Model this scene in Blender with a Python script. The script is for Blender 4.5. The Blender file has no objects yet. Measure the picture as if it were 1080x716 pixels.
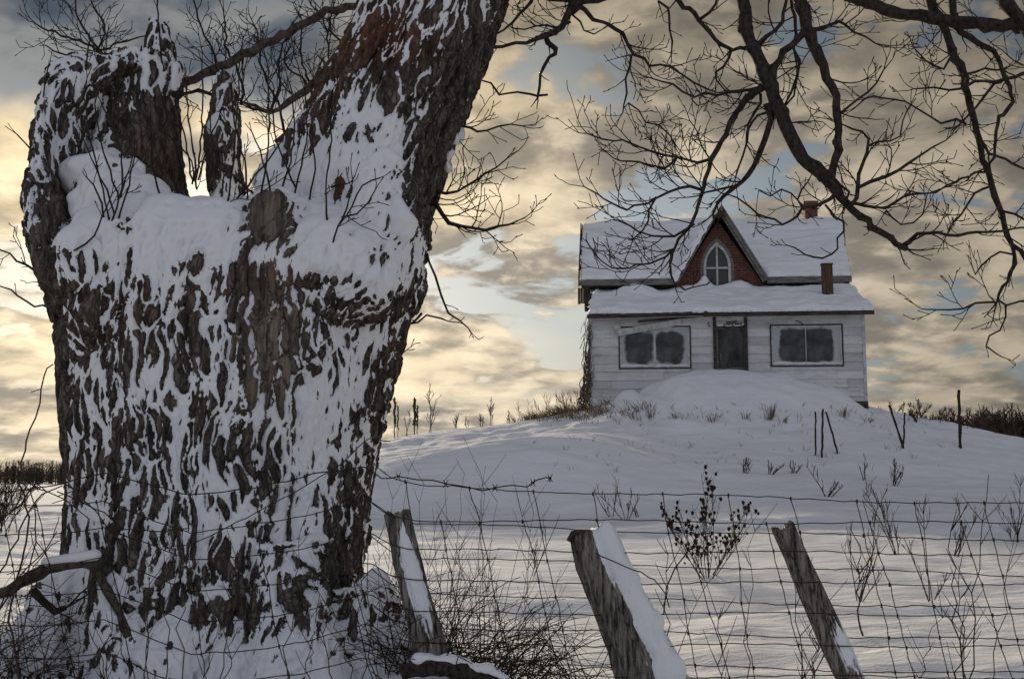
import bpy, bmesh, math, random
import numpy as np
from mathutils import Vector, Matrix
from mathutils.bvhtree import BVHTree

random.seed(7)
S = bpy.context.scene
COL = S.collection
R = math.radians

# ------------------------------------------------------------------ camera
FPX, CXP, CYP, HOR, EYE = 1200.0, 540.0, 358.0, 505.0, 1.25
TH = math.atan((HOR - CYP) / FPX)
cam = bpy.data.cameras.new('camera')
camo = bpy.data.objects.new('camera', cam)
COL.objects.link(camo)
cam.sensor_width = 36.0
cam.lens = FPX / 1080 * 36
cam.clip_start, cam.clip_end = 0.05, 6000
camo.location = (0, 0, EYE)
camo.rotation_euler = (R(90) + TH, 0, 0)
S.camera = camo
ct, st = math.cos(TH), math.sin(TH)


def at(px, py, Y):
    """World point seen at photo pixel (px, py) standing Y metres in front."""
    a, b = (px - CXP) / FPX, (CYP - py) / FPX
    k = Y / (ct - b * st)
    return Vector((a * k, Y, EYE + (st + b * ct) * k))


# ------------------------------------------------------------------ noise
_rs = np.random.RandomState(3)
_perm = _rs.permutation(256)
_perm = np.concatenate([_perm, _perm, _perm]).astype(np.int32)
_g = _rs.normal(size=(256, 3))
_g /= np.linalg.norm(_g, axis=1)[:, None]


def perlin(P):
    P = np.asarray(P, dtype=np.float64)
    i = np.floor(P).astype(np.int64)
    f = P - i
    i &= 255
    u = f * f * f * (f * (f * 6 - 15) + 10)
    out = 0
    for dx in (0, 1):
        wx = u[:, 0] if dx else 1 - u[:, 0]
        for dy in (0, 1):
            wy = u[:, 1] if dy else 1 - u[:, 1]
            for dz in (0, 1):
                wz = u[:, 2] if dz else 1 - u[:, 2]
                h = _perm[_perm[_perm[i[:, 0] + dx] + i[:, 1] + dy] + i[:, 2] + dz]
                g = _g[h]
                out = out + wx * wy * wz * (g[:, 0] * (f[:, 0] - dx) + g[:, 1] * (f[:, 1] - dy) + g[:, 2] * (f[:, 2] - dz))
    return out * 1.6


def cells(P):
    """Cellular noise: gap between the two nearest cell points, and a random value per cell."""
    P = np.asarray(P, dtype=np.float64)
    b = np.floor(P).astype(np.int64)
    f = (P - b).astype(np.float32)
    f1 = np.full(len(P), 9., np.float32); f2 = f1.copy(); idv = np.zeros(len(P), np.float32)
    for ox in (-1, 0, 1):
        for oy in (-1, 0, 1):
            for oz in (-1, 0, 1):
                h = _perm[_perm[_perm[(b[:, 0] + ox) & 255] + ((b[:, 1] + oy) & 255)] + ((b[:, 2] + oz) & 255)]
                g = _g[h].astype(np.float32) * .5 + .5
                d_ = np.sqrt((ox + g[:, 0] - f[:, 0]) ** 2 + (oy + g[:, 1] - f[:, 1]) ** 2 + (oz + g[:, 2] - f[:, 2]) ** 2)
                near = d_ < f1
                f2 = np.where(near, f1, np.minimum(f2, d_))
                f1 = np.where(near, d_, f1)
                idv = np.where(near, h / 255., idv)
    return (f2 - f1).astype(np.float64), idv.astype(np.float64)


def fbm(P, o=3, gain=0.5):
    a, s = 1.0, 0
    for k in range(o):
        s = s + a * perlin(P * (2.03 ** k) + 17.3 * k)
        a *= gain
    return s


def sstep(a, b, x):
    t = np.clip((x - a) / (b - a), 0, 1)
    return t * t * (3 - 2 * t)


# ------------------------------------------------------------------ helpers
def tag(o, label=None, cat=None, group=None, kind=None):
    if label: o['label'] = label
    if cat: o['category'] = cat
    if group: o['group'] = group
    if kind: o['kind'] = kind
    return o


def empty(name, loc, label=None, cat=None, group=None, rz=0.0):
    o = bpy.data.objects.new(name, None)
    COL.objects.link(o)
    o.location = loc
    o.rotation_euler = (0, 0, rz)
    o.empty_display_size = 0.2
    tag(o, label, cat, group)
    return o


class MB:
    """Collects shapes; build() links them as one mesh object."""
    def __init__(s):
        s.v, s.f, s.c, s.mi = [], [], [], []
        s.col = None
        s.m = 0

    def face(s, *idx):
        s.f.append(idx)
        s.c.append(s.col)
        s.mi.append(s.m)

    def tube(s, pts, rad, n=6, cap=True, wob=0.0, tip=False):
        pts = [Vector(p) for p in pts]
        m = len(pts)
        base = len(s.v)
        a0 = None
        for i, p in enumerate(pts):
            t = (pts[min(i + 1, m - 1)] - pts[max(i - 1, 0)])
            if t.length < 1e-9: t = Vector((0, 0, 1))
            t.normalize()
            if a0 is None:
                ref = Vector((0, 1, 0)) if abs(t.y) < 0.9 else Vector((1, 0, 0))
                a = t.cross(ref).normalized()
            else:
                a = (a0 - t * a0.dot(t))
                a = a.normalized() if a.length > 1e-6 else t.orthogonal().normalized()
            a0 = a
            b = t.cross(a)
            r = rad[i] if hasattr(rad, '__len__') else rad
            for k in range(n):
                q = 2 * math.pi * k / n
                rr = r * (1 + (random.uniform(-wob, wob) if wob else 0))
                s.v.append(p + (a * math.cos(q) + b * math.sin(q)) * rr)
        for i in range(m - 1):
            o = base + i * n
            for k in range(n):
                k2 = (k + 1) % n
                s.face(o + k, o + k2, o + n + k2, o + n + k)
        if cap:
            s.face(*[base + k for k in range(n)][::-1])
            s.face(*[base + (m - 1) * n + k for k in range(n)])

    def hexa(s, c):
        """Box from 8 corners: bottom four counter-clockwise, then top four."""
        b = len(s.v)
        s.v += [Vector(p) for p in c]
        for q in ((3, 2, 1, 0), (4, 5, 6, 7), (0, 1, 5, 4), (1, 2, 6, 5), (2, 3, 7, 6), (3, 0, 4, 7)):
            s.face(*[b + k for k in q])

    def box(s, x0, x1, y0, y1, z0, z1):
        s.hexa([(x0, y0, z0), (x1, y0, z0), (x1, y1, z0), (x0, y1, z0), (x0, y0, z1), (x1, y0, z1), (x1, y1, z1), (x0, y1, z1)])

    def bar(s, p, q, w, d, up=(0, -1, 0)):
        """Rectangular bar from p to q: w across, d along up."""
        p, q = Vector(p), Vector(q)
        t = (q - p).normalized()
        u = Vector(up)
        u = (u - t * u.dot(t)).normalized()
        x = t.cross(u)
        c = []
        for e in (p, q):
            for sx, sy in ((-1, -1), (1, -1), (1, 1), (-1, 1)):
                c.append(e + x * (sx * w / 2) + u * (sy * d / 2))
        s.hexa(c)

    def prism(s, poly, y0, y1):
        """Outline in x,z given a thickness along y."""
        b = len(s.v)
        n = len(poly)
        s.v += [Vector((x, y0, z)) for x, z in poly] + [Vector((x, y1, z)) for x, z in poly]
        s.face(*[b + k for k in range(n)])
        s.face(*[b + n + k for k in range(n)][::-1])
        for k in range(n):
            k2 = (k + 1) % n
            s.face(b + k2, b + k, b + n + k, b + n + k2)

    def ell(s, c, r, rot=None, seg=20, rings=12):
        b = len(s.v)
        c = Vector(c)
        for i in range(rings + 1):
            a = math.pi * i / rings
            for k in range(seg):
                q = 2 * math.pi * k / seg
                v = Vector((r[0] * math.sin(a) * math.cos(q), r[1] * math.sin(a) * math.sin(q), r[2] * math.cos(a)))
                if rot: v = rot @ v
                s.v.append(c + v)
        for i in range(rings):
            for k in range(seg):
                k2 = (k + 1) % seg
                s.face(b + i * seg + k, b + (i + 1) * seg + k, b + (i + 1) * seg + k2, b + i * seg + k2)

    def loft(s, rings):
        """rings: lists of points, equal length; capped, closed."""
        b = len(s.v)
        n = len(rings[0])
        for r in rings: s.v += [Vector(p) for p in r]
        for i in range(len(rings) - 1):
            o = b + i * n
            for k in range(n):
                k2 = (k + 1) % n
                s.face(o + k, o + k2, o + n + k2, o + n + k)
        s.face(*[b + k for k in range(n)][::-1])
        s.face(*[b + (len(rings) - 1) * n + k for k in range(n)])

    def build(s, name, mats, parent=None, smooth=False, loc=None):
        me = bpy.data.meshes.new(name)
        off = Vector(loc) if loc is not None else Vector((0, 0, 0))
        me.from_pydata([tuple(v - off) for v in s.v], [], s.f)
        mats = mats if isinstance(mats, (list, tuple)) else [mats]
        for m in mats: me.materials.append(m)
        if any(s.mi): me.polygons.foreach_set('material_index', s.mi)
        if any(c is not None for c in s.c):
            at_ = me.attributes.new('tone', 'FLOAT', 'FACE')
            at_.data.foreach_set('value', [0.5 if c is None else c for c in s.c])
        if smooth: me.polygons.foreach_set('use_smooth', [True] * len(me.polygons))
        me.update()
        o = bpy.data.objects.new(name, me)
        COL.objects.link(o)
        if parent is not None: o.parent = parent
        if loc is not None: o.location = off
        return o


def remesh(mb, voxel, name='t'):
    """Fuse the closed shapes in mb into one skin (voxel remesh)."""
    me = bpy.data.meshes.new(name)
    me.from_pydata([tuple(v) for v in mb.v], [], mb.f)
    o = bpy.data.objects.new(name, me)
    COL.objects.link(o)
    m = o.modifiers.new('r', 'REMESH')
    m.mode = 'VOXEL'
    m.voxel_size = voxel
    dg = bpy.context.evaluated_depsgraph_get()
    out = bpy.data.meshes.new_from_object(o.evaluated_get(dg))
    bpy.data.objects.remove(o)
    bpy.data.meshes.remove(me)
    return out


def get_co(me):
    a = np.empty(len(me.vertices) * 3)
    me.vertices.foreach_get('co', a)
    return a.reshape(-1, 3)


def set_co(me, a):
    me.vertices.foreach_set('co', np.ascontiguousarray(a, dtype=np.float64).ravel())
    me.update()


def get_no(me):
    a = np.empty(len(me.vertices) * 3, dtype=np.float32)
    me.vertex_normals.foreach_get('vector', a)
    return a.reshape(-1, 3).astype(np.float64)


def smooth_co(me, a, it, w=None, lam=0.5):
    e = np.empty(len(me.edges) * 2, dtype=np.int32)
    me.edges.foreach_get('vertices', e)
    e = e.reshape(-1, 2)
    n = len(a)
    i, j = np.concatenate([e[:, 0], e[:, 1]]), np.concatenate([e[:, 1], e[:, 0]])
    cnt = np.maximum(np.bincount(i, minlength=n), 1)
    squeeze = a.ndim == 1
    if squeeze: a = a[:, None]
    for _ in range(it):
        m = np.stack([np.bincount(i, weights=a[j, k], minlength=n) / cnt for k in range(a.shape[1])], 1)
        f = lam if w is None else (lam * w)[:, None]
        a = a + f * (m - a)
    return a[:, 0] if squeeze else a


def attr(me, name, val):
    t = me.attributes.new(name, 'FLOAT', 'POINT')
    t.data.foreach_set('value', np.ascontiguousarray(val, dtype=np.float32))


# ------------------------------------------------------------------ materials
class NT:
    """Small wrapper for writing node trees."""
    def __init__(s, m):
        m.use_nodes = True
        s.t = m.node_tree
        s.t.nodes.clear()

    def n(s, typ, **kw):
        x = s.t.nodes.new(typ)
        for k, v in kw.items():
            if k in ('i',):
                for kk, vv in v.items(): s.put(x.inputs[kk], vv)
            else: setattr(x, k, v)
        return x

    def put(s, sock, v):
        if isinstance(v, bpy.types.NodeSocket): s.t.links.new(v, sock)
        elif isinstance(v, bpy.types.Node): s.t.links.new(v.outputs[0], sock)
        else: sock.default_value = v

    def math(s, op, a, b=0.0, c=0.0, clamp=False):
        x = s.n('ShaderNodeMath', operation=op, use_clamp=clamp)
        s.put(x.inputs[0], a); s.put(x.inputs[1], b); s.put(x.inputs[2], c)
        return x.outputs[0]

    def mix(s, f, a, b, mode='MIX'):
        x = s.n('ShaderNodeMix', data_type='RGBA', blend_type=mode)
        s.put(x.inputs[0], f); s.put(x.inputs[6], a); s.put(x.inputs[7], b)
        return x.outputs[2]

    def mapr(s, v, a, b, c=0.0, d=1.0, smooth=True):
        x = s.n('ShaderNodeMapRange', interpolation_type='SMOOTHSTEP' if smooth else 'LINEAR')
        s.put(x.inputs[0], v)
        for k, q in zip((1, 2, 3, 4), (a, b, c, d)): s.put(x.inputs[k], q)
        return x.outputs[0]

    def noise(s, vec, scale, detail=4, rough=0.55, dist=0.0):
        x = s.n('ShaderNodeTexNoise')
        if vec is not None: s.put(x.inputs['Vector'], vec)
        for k, q in (('Scale', scale), ('Detail', detail), ('Roughness', rough), ('Distortion', dist)): s.put(x.inputs[k], q)
        return x.outputs['Fac']

    def scale(s, vec, sc):
        x = s.n('ShaderNodeMapping')
        s.put(x.inputs['Vector'], vec)
        x.inputs['Scale'].default_value = sc
        return x.outputs[0]

    def out(s, col, rough=0.8, bump=None, bstr=0.3, bdist=0.02, spec=0.3, extra=None):
        p = s.n('ShaderNodeBsdfPrincipled')
        s.put(p.inputs['Base Color'], col)
        s.put(p.inputs['Roughness'], rough)
        p.inputs['Specular IOR Level'].default_value = spec
        for k, v in (extra or {}).items(): s.put(p.inputs[k], v)
        if bump is not None:
            b = s.n('ShaderNodeBump')
            b.inputs['Strength'].default_value = bstr
            b.inputs['Distance'].default_value = bdist
            s.put(b.inputs['Height'], bump)
            s.t.links.new(b.outputs[0], p.inputs['Normal'])
        o = s.n('ShaderNodeOutputMaterial')
        s.t.links.new(p.outputs[0], o.inputs[0])
        return p

    def co(s, which='Object'): return s.n('ShaderNodeTexCoord').outputs[which]
    def attr(s, name): return s.n('ShaderNodeAttribute', attribute_name=name).outputs['Fac']


def new_mat(name):
    m = bpy.data.materials.new(name)
    return m, NT(m)


SNOW = (0.80, 0.81, 0.84, 1)


def mat_snow():
    m, t = new_mat('snow')
    c = t.co()
    n1 = t.noise(c, 1.3, 5)
    n2 = t.noise(c, 60, 3)
    col = t.mix(n1, (0.74, 0.755, 0.79, 1), (0.84, 0.845, 0.86, 1))
    h = t.math('ADD', t.math('MULTIPLY', t.noise(c, 9, 5), 1.0), t.math('MULTIPLY', n2, 0.25))
    t.out(col, 0.65, h, 0.35, 0.02, 0.25)
    return m


def mat_ground():
    m, t = new_mat('snow_field')
    c = t.co()
    n1 = t.noise(c, 0.35, 6)
    streak = t.noise(t.scale(c, (0.6, 3.2, 1)), 1.5, 5)
    grain = t.math('ADD', t.noise(c, 45, 3), t.math('MULTIPLY', t.noise(c, 11, 4), 1.5))
    col = t.mix(n1, (0.73, 0.74, 0.77, 1), (0.84, 0.845, 0.86, 1))
    h = t.math('ADD', t.math('MULTIPLY', streak, 1.0), t.math('MULTIPLY', grain, 0.12))
    t.out(col, 0.8, h, 0.7, 0.07, 0.08)
    return m


def mat_trunk():
    m, t = new_mat('snowy_bark')
    c = t.co()
    sn = t.attr('snow')
    rd = t.attr('rust')
    wd = t.attr('bare')
    fine = t.noise(t.scale(c, (1, 1, 0.4)), 38, 4, 0.65)
    fac = t.mapr(t.math('ADD', sn, t.math('ADD', t.math('MULTIPLY', t.math('SUBTRACT', fine, 0.5), 0.42), t.math('MULTIPLY', t.math('SUBTRACT', t.noise(t.scale(c, (1, 1, .55)), 95, 3), 0.5), 0.38))), -0.025, 0.03)
    v = t.scale(c, (1, 1, 0.22))
    n = t.noise(v, 22, 6, 0.7)
    wv_ = t.n('ShaderNodeVectorMath', operation='ADD')
    nn = t.n('ShaderNodeTexNoise'); t.put(nn.inputs['Vector'], c); nn.inputs['Scale'].default_value = 7
    sv = t.n('ShaderNodeVectorMath', operation='SCALE'); t.put(sv.inputs[0], nn.outputs['Color']); sv.inputs['Scale'].default_value = 0.14
    t.put(wv_.inputs[0], c); t.put(wv_.inputs[1], sv.outputs[0])
    vo = t.n('ShaderNodeTexVoronoi', feature='DISTANCE_TO_EDGE'); t.put(vo.inputs['Vector'], t.scale(wv_.outputs[0], (1, 1, .13))); vo.inputs['Scale'].default_value = 34
    crack = t.mapr(vo.outputs['Distance'], 0.02, 0.22)
    bark = t.mix(t.mapr(n, 0.28, 0.72), (0.018, 0.015, 0.013, 1), (0.190, 0.160, 0.138, 1))
    bark = t.mix(t.math('ADD', 0.35, t.math('MULTIPLY', crack, 0.65)), (0.008, 0.007, 0.006, 1), bark)
    wood = t.mix(t.mapr(t.noise(t.scale(c, (1, 1, 0.06)), 40, 4), 0.35, 0.65), (0.07, 0.055, 0.043, 1), (0.26, 0.215, 0.175, 1))
    rust = t.mix(t.mapr(n, 0.3, 0.7), (0.03, 0.014, 0.008, 1), (0.17, 0.07, 0.035, 1))
    b = t.mix(wd, bark, wood)
    b = t.mix(rd, b, rust)
    snow = t.mix(t.noise(c, 3, 4), (0.74, 0.755, 0.80, 1), (0.85, 0.855, 0.875, 1))
    col = t.mix(fac, b, snow)
    hb = t.math('MULTIPLY', t.math('SUBTRACT', 1.0, fac), t.math('ADD', t.math('ADD', t.math('MULTIPLY', n, .5), t.math('MULTIPLY', crack, .6)), t.math('MULTIPLY', t.noise(c, 90, 3), 0.3)))
    h = t.math('ADD', t.math('MULTIPLY', fac, 1.1), hb)
    h = t.math('ADD', h, t.math('MULTIPLY', t.noise(c, 30, 4), 0.15))
    t.out(col, t.mapr(fac, 0, 1, 0.9, 0.65), h, 0.55, 0.02, 0.2)
    return m


def mat_noise(name, a, b, sc=(1, 1, 1), scale=20, rough=0.85, bump=0.4, bd=0.01, spec=0.2, lo=0.3, hi=0.7):
    m, t = new_mat(name)
    c = t.scale(t.co(), sc)
    n = t.noise(c, scale, 5, 0.65)
    col = t.mix(t.mapr(n, lo, hi), (*a, 1), (*b, 1))
    t.out(col, rough, n, bump, bd, spec)
    return m


def mat_siding():
    m, t = new_mat('weathered_siding')
    c = t.co()
    tone = t.attr('tone')
    a = t.mix(tone, (0.34, 0.345, 0.35, 1), (0.74, 0.74, 0.735, 1))
    dirt = t.mapr(t.noise(t.scale(c, (0.8, 0.8, 2.5)), 2.2, 6, 0.65), 0.42, 0.78)
    a = t.mix(t.math('MULTIPLY', dirt, 0.5), a, (0.17, 0.16, 0.15, 1))
    st_ = t.mapr(t.noise(t.scale(c, (6, 6, 0.5)), 3, 5, 0.7), 0.55, 0.8)
    a = t.mix(t.math('MULTIPLY', st_, 0.35), a, (0.13, 0.12, 0.115, 1))
    t.out(a, 0.8, t.noise(t.scale(c, (1, 1, 8)), 8, 4), 0.3, 0.01, 0.2)
    return m


def mat_brick():
    m, t = new_mat('red_brick')
    c = t.co()
    x = t.n('ShaderNodeSeparateXYZ'); t.put(x.inputs[0], c)
    cmb = t.n('ShaderNodeCombineXYZ')
    t.put(cmb.inputs[0], t.math('ADD', x.outputs[0], x.outputs[1])); t.put(cmb.inputs[1], x.outputs[2])
    b = t.n('ShaderNodeTexBrick')
    t.put(b.inputs['Vector'], cmb.outputs[0])
    for k, v in (('Color1', (0.20, 0.062, 0.036, 1)), ('Color2', (0.105, 0.036, 0.025, 1)), ('Mortar', (0.16, 0.125, 0.105, 1)),
                 ('Scale', 1.0), ('Mortar Size', 0.012), ('Brick Width', 0.23), ('Row Height', 0.085), ('Bias', 0.0)):
        b.inputs[k].default_value = v
    n = t.noise(c, 4, 5)
    col = t.mix(t.math('MULTIPLY', t.mapr(n, 0.35, 0.7), 0.55), b.outputs['Color'], (0.06, 0.03, 0.025, 1))
    t.out(col, 0.9, b.outputs['Fac'], 0.5, -0.01, 0.2)
    return m


def mat_pane(w, h, corner, lo, shift=0.0):
    """Dark glass with frost creeping in from the edges (pane of w by h, own coordinates)."""
    m, t = new_mat('frosted_glass')
    c = t.co()
    x = t.n('ShaderNodeSeparateXYZ'); t.put(x.inputs[0], c)
    nz = t.math('MULTIPLY', t.math('SUBTRACT', t.noise(t.n('ShaderNodeVectorMath', operation='ADD', i={0: c, 1: (lo * 90, 0, w * 7)}), 2.6, 4, 0.55), 0.5), 0.32)
    qx = t.math('MAXIMUM', t.math('SUBTRACT', t.math('ABSOLUTE', t.math('SUBTRACT', x.outputs[0], shift)), w / 2 - corner), 0.0)
    qz = t.math('MAXIMUM', t.math('SUBTRACT', t.math('ABSOLUTE', x.outputs[2]), h / 2 - corner), 0.0)
    d = t.math('SUBTRACT', t.math('SQRT', t.math('ADD', t.math('MULTIPLY', qx, qx), t.math('MULTIPLY', qz, qz))), corner)
    f = t.mapr(t.math('ADD', d, nz), -lo * 2.4, -lo * 0.2)
    glass = t.mix(t.mapr(t.noise(c, 2.5, 3), 0.35, 0.7), (0.016, 0.017, 0.017, 1), (0.075, 0.078, 0.078, 1))
    frost = t.mix(t.noise(c, 9, 4), (0.30, 0.325, 0.33, 1), (0.50, 0.52, 0.525, 1))
    col = t.mix(f, glass, frost)
    t.out(col, t.mapr(f, 0, 1, 0.12, 0.75), None, spec=0.35)
    return m


def mat_simple(name, c, rough=0.7, spec=0.3, metal=0.0):
    m, t = new_mat(name)
    n = t.noise(t.co(), 18, 4)
    col = t.mix(n, tuple(0.75 * q for q in c) + (1,), tuple(min(1, 1.25 * q) for q in c) + (1,))
    p = t.out(col, rough, n, 0.2, 0.005, spec)
    p.inputs['Metallic'].default_value = metal
    return m


M = dict(
    snow=mat_snow(), ground=mat_ground(), trunk=mat_trunk(),
    limb=mat_noise('dark_bark', (0.010, 0.008, 0.007), (0.060, 0.046, 0.038), (1, 1, 0.6), 45, 0.9, 0.6, 0.008),
    twig=mat_noise('twig_bark', (0.010, 0.007, 0.006), (0.050, 0.033, 0.026), (1, 1, 1), 30, 0.85, 0.3, 0.003),
    sucker=mat_noise('shoot_bark', (0.012, 0.009, 0.008), (0.055, 0.042, 0.036), (1, 1, 1), 30, 0.85, 0.3, 0.003),
    limb_pale=mat_noise('weathered_limb', (0.020, 0.016, 0.013), (0.115, 0.093, 0.080), (1, 1, 0.6), 30, 0.9, 0.6, 0.008),
    stalk=mat_noise('dry_stalk', (0.020, 0.014, 0.010), (0.085, 0.058, 0.040), (1, 1, 1), 25, 0.9, 0.2, 0.003),
    grass=mat_noise('dry_grass_blades', (0.09, 0.058, 0.034), (0.24, 0.165, 0.10), (1, 1, 1), 12, 0.9, 0.2, 0.003),
    dark_straw=mat_noise('dark_straw', (0.05, 0.038, 0.028), (0.15, 0.12, 0.09), (1, 1, 1), 12, 0.9, 0.2, 0.003),
    seed=mat_noise('seed_heads', (0.010, 0.007, 0.006), (0.045, 0.028, 0.020), (1, 1, 1), 60, 0.95, 0.4, 0.004),
    wire=mat_noise('rusty_wire', (0.012, 0.009, 0.008), (0.055, 0.035, 0.026), (1, 1, 1), 40, 0.75, 0.2, 0.002),
    siding=mat_siding(), brick=mat_brick(),
    grey_wood=mat_noise('grey_wood', (0.075, 0.070, 0.064), (0.24, 0.228, 0.21), (0.5, 4, 4), 6, 0.85, 0.4, 0.01),
    dark_wood=mat_noise('dark_wood', (0.018, 0.016, 0.014), (0.075, 0.066, 0.057), (0.5, 4, 4), 6, 0.85, 0.4, 0.01),
    brown_wood=mat_noise('brown_wood', (0.045, 0.028, 0.019), (0.12, 0.078, 0.052), (3, 3, 0.6), 6, 0.85, 0.4, 0.01),
    white_paint=mat_noise('chalky_paint', (0.33, 0.33, 0.33), (0.60, 0.60, 0.59), (1, 1, 1), 7, 0.75, 0.25, 0.006),
    black_paint=mat_noise('black_frame_paint', (0.010, 0.010, 0.010), (0.04, 0.038, 0.036), (1, 1, 1), 20, 0.6, 0.2, 0.004),
    glass=mat_simple('old_glass', (0.028, 0.029, 0.031), 0.15, 0.5),
    screen=mat_noise('door_screen', (0.018, 0.018, 0.018), (0.085, 0.083, 0.080), (1, 1, 0.4), 3, 0.6, 0.1, 0.002),
    room=mat_simple('dark_room', (0.02, 0.02, 0.02), 0.9),
    tin=mat_simple('tin_disc', (0.25, 0.25, 0.25), 0.5, 0.5, 0.6),
)

# ------------------------------------------------------------------ sky and sun
SUN_AZ, SUN_EL = R(-15.5), R(15.5)          # azimuth from +Y towards +X
sd = Vector((math.sin(SUN_AZ) * math.cos(SUN_EL), math.cos(SUN_AZ) * math.cos(SUN_EL), math.sin(SUN_EL)))
world = bpy.data.worlds.new('World')
S.world = world
world.use_nodes = True
t = NT(world)
d = t.n('ShaderNodeTexCoord').outputs['Generated']
sp = t.n('ShaderNodeSeparateXYZ'); t.put(sp.inputs[0], d)
dx, dy, dz = sp.outputs
zc = t.math('ADD', t.math('MAXIMUM', dz, 0.0), 0.24)
cv = t.n('ShaderNodeCombineXYZ')
t.put(cv.inputs[0], t.math('DIVIDE', dx, zc)); t.put(cv.inputs[1], t.math('DIVIDE', dy, zc))
cl = cv.outputs[0]
sky = t.n('ShaderNodeTexSky', sky_type='NISHITA')
sky.sun_disc = False
sky.sun_elevation = SUN_EL
sky.sun_rotation = SUN_AZ
n_big = t.noise(t.scale(cl, (1.0, 1.0, 1)), 2.3, 6, 0.52, 0.3)
n_gap = t.noise(t.scale(cl, (0.8, 1.0, 1)), 2.9, 6, 0.52, 0.5)
n_fine = t.noise(t.scale(cl, (1.15, 1.15, 1)), 6.8, 6, 0.55, 0.2)
# angle from the sun
dt = t.n('ShaderNodeVectorMath', operation='DOT_PRODUCT')
t.put(dt.inputs[0], d); dt.inputs[1].default_value = sd
ang = t.math('ARCCOSINE', t.math('MINIMUM', dt.outputs['Value'], 0.99999))
glow = t.math('POWER', 2.718, t.math('MULTIPLY', t.math('POWER', t.math('DIVIDE', ang, 0.50), 2.0), -1.0))
core = t.math('POWER', 2.718, t.math('MULTIPLY', t.math('POWER', t.math('DIVIDE', ang, 0.23), 2.0), -1.0))
# cloud body: grey undersides to cream lit parts
cloudc = t.mix(t.mapr(t.math('ADD', t.math('MULTIPLY', n_big, 0.55), t.math('MULTIPLY', n_fine, 0.45)), 0.42, 0.58), (0.33, 0.295, 0.25, 1), (0.76, 0.65, 0.49, 1))
cloudc = t.mix(t.math('MULTIPLY', t.mapr(n_fine, 0.52, 0.66), 0.55), cloudc, (1.0, 0.85, 0.63, 1))
skyc = t.n('ShaderNodeVectorMath', operation='SCALE')
t.put(skyc.inputs[0], sky.outputs[0]); skyc.inputs['Scale'].default_value = 0.10
blue = t.mix(0.8, skyc.outputs[0], (0.30, 0.375, 0.43, 1))
gap = t.math('MULTIPLY', t.mapr(t.math('ADD', n_gap, t.math('MULTIPLY', t.math('SUBTRACT', 0.5, n_fine), 0.35)), 0.525, 0.59), t.mapr(dz, 0.05, 0.10))
up_left = t.math('MULTIPLY', t.mapr(dx, -0.06, -0.20), t.mapr(t.math('ADD', dz, t.math('MULTIPLY', t.math('SUBTRACT', n_big, 0.5), 0.22)), 0.285, 0.345))
bodyc = t.mix(gap, cloudc, blue)
bodyc = t.mix(t.math('MULTIPLY', up_left, 0.9), bodyc, t.mix(t.mapr(t.math('ADD', t.math('MULTIPLY', n_big, .5), t.math('MULTIPLY', n_fine, .5)), 0.43, 0.60), (0.070, 0.115, 0.180, 1), (0.34, 0.37, 0.40, 1)))
# dims away from the sun; darker cloud overhead; vignette painted in, top and right
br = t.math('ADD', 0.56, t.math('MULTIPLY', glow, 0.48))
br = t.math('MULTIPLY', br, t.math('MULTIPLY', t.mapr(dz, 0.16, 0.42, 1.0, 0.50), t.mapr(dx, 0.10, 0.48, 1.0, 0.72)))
sc = t.n('ShaderNodeVectorMath', operation='SCALE')
t.put(sc.inputs[0], bodyc); t.put(sc.inputs['Scale'], br)
gl = t.n('ShaderNodeVectorMath', operation='SCALE')
gl.inputs[0].default_value = (0.52, 0.36, 0.11)
t.put(gl.inputs['Scale'], t.math('MULTIPLY', t.math('MULTIPLY', core, t.mapr(n_big, 0.35, 0.62)), t.math('SUBTRACT', 1.0, t.math('MULTIPLY', up_left, 0.95))))
front = t.n('ShaderNodeVectorMath', operation='ADD')
t.put(front.inputs[0], sc.outputs[0]); t.put(front.inputs[1], gl.outputs[0])
# behind the camera: unseen sky, brightened and tinted blue as fill for the snow
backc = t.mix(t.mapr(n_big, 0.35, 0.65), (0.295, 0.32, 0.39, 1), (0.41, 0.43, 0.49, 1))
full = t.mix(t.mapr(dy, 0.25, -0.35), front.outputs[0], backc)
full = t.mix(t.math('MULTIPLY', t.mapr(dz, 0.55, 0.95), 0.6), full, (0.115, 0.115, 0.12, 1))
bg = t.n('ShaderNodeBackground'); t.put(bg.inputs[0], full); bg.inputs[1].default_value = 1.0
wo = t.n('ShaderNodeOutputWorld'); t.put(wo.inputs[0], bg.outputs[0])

sun = bpy.data.lights.new('sun', 'SUN')
sun.energy = 3.0
sun.angle = R(8)
sun.color = (1.0, 0.86, 0.66)
so = bpy.data.objects.new('sun', sun)
COL.objects.link(so)
so.rotation_euler = (-sd).to_track_quat('-Z', 'Y').to_euler()
so.location = sd * 50

vs = S.view_settings
vs.view_transform, vs.look, vs.exposure, vs.gamma, vs.use_curve_mapping = 'Standard', 'None', 0.20, 1.0, False

# ------------------------------------------------------------------ ground
_tx = np.array([-40, -20, -14, -11, -8, -5.5, -3.7, -1.5, 0.55, 2.2, 4, 6, 8, 10.2, 11.5, 13, 14.8, 18, 23, 30, 60])
_th = np.array([0, 0, 0.1, 0.45, 1.25, 2.1, 2.55, 2.85, 3.1, 3.42, 3.62, 3.68, 3.66, 3.52, 3.22, 2.9, 2.5, 1.75, .8, 0, 0])
_ty = np.array([0, 12, 16, 19, 22, 24, 25.5, 27, 29, 31, 33, 34.5, 36, 44, 52, 62, 75, 200])
_ts = np.array([0, 0, .03, .07, .13, .19, .26, .36, .55, .75, .92, .99, 1, 1, .9, .4, 0, 0])
_tsl = np.array([0, 0, .02, .04, .08, .18, .46, .60, .69, .77, .85, .91, .97, 1, .9, .4, 0, 0])


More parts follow.
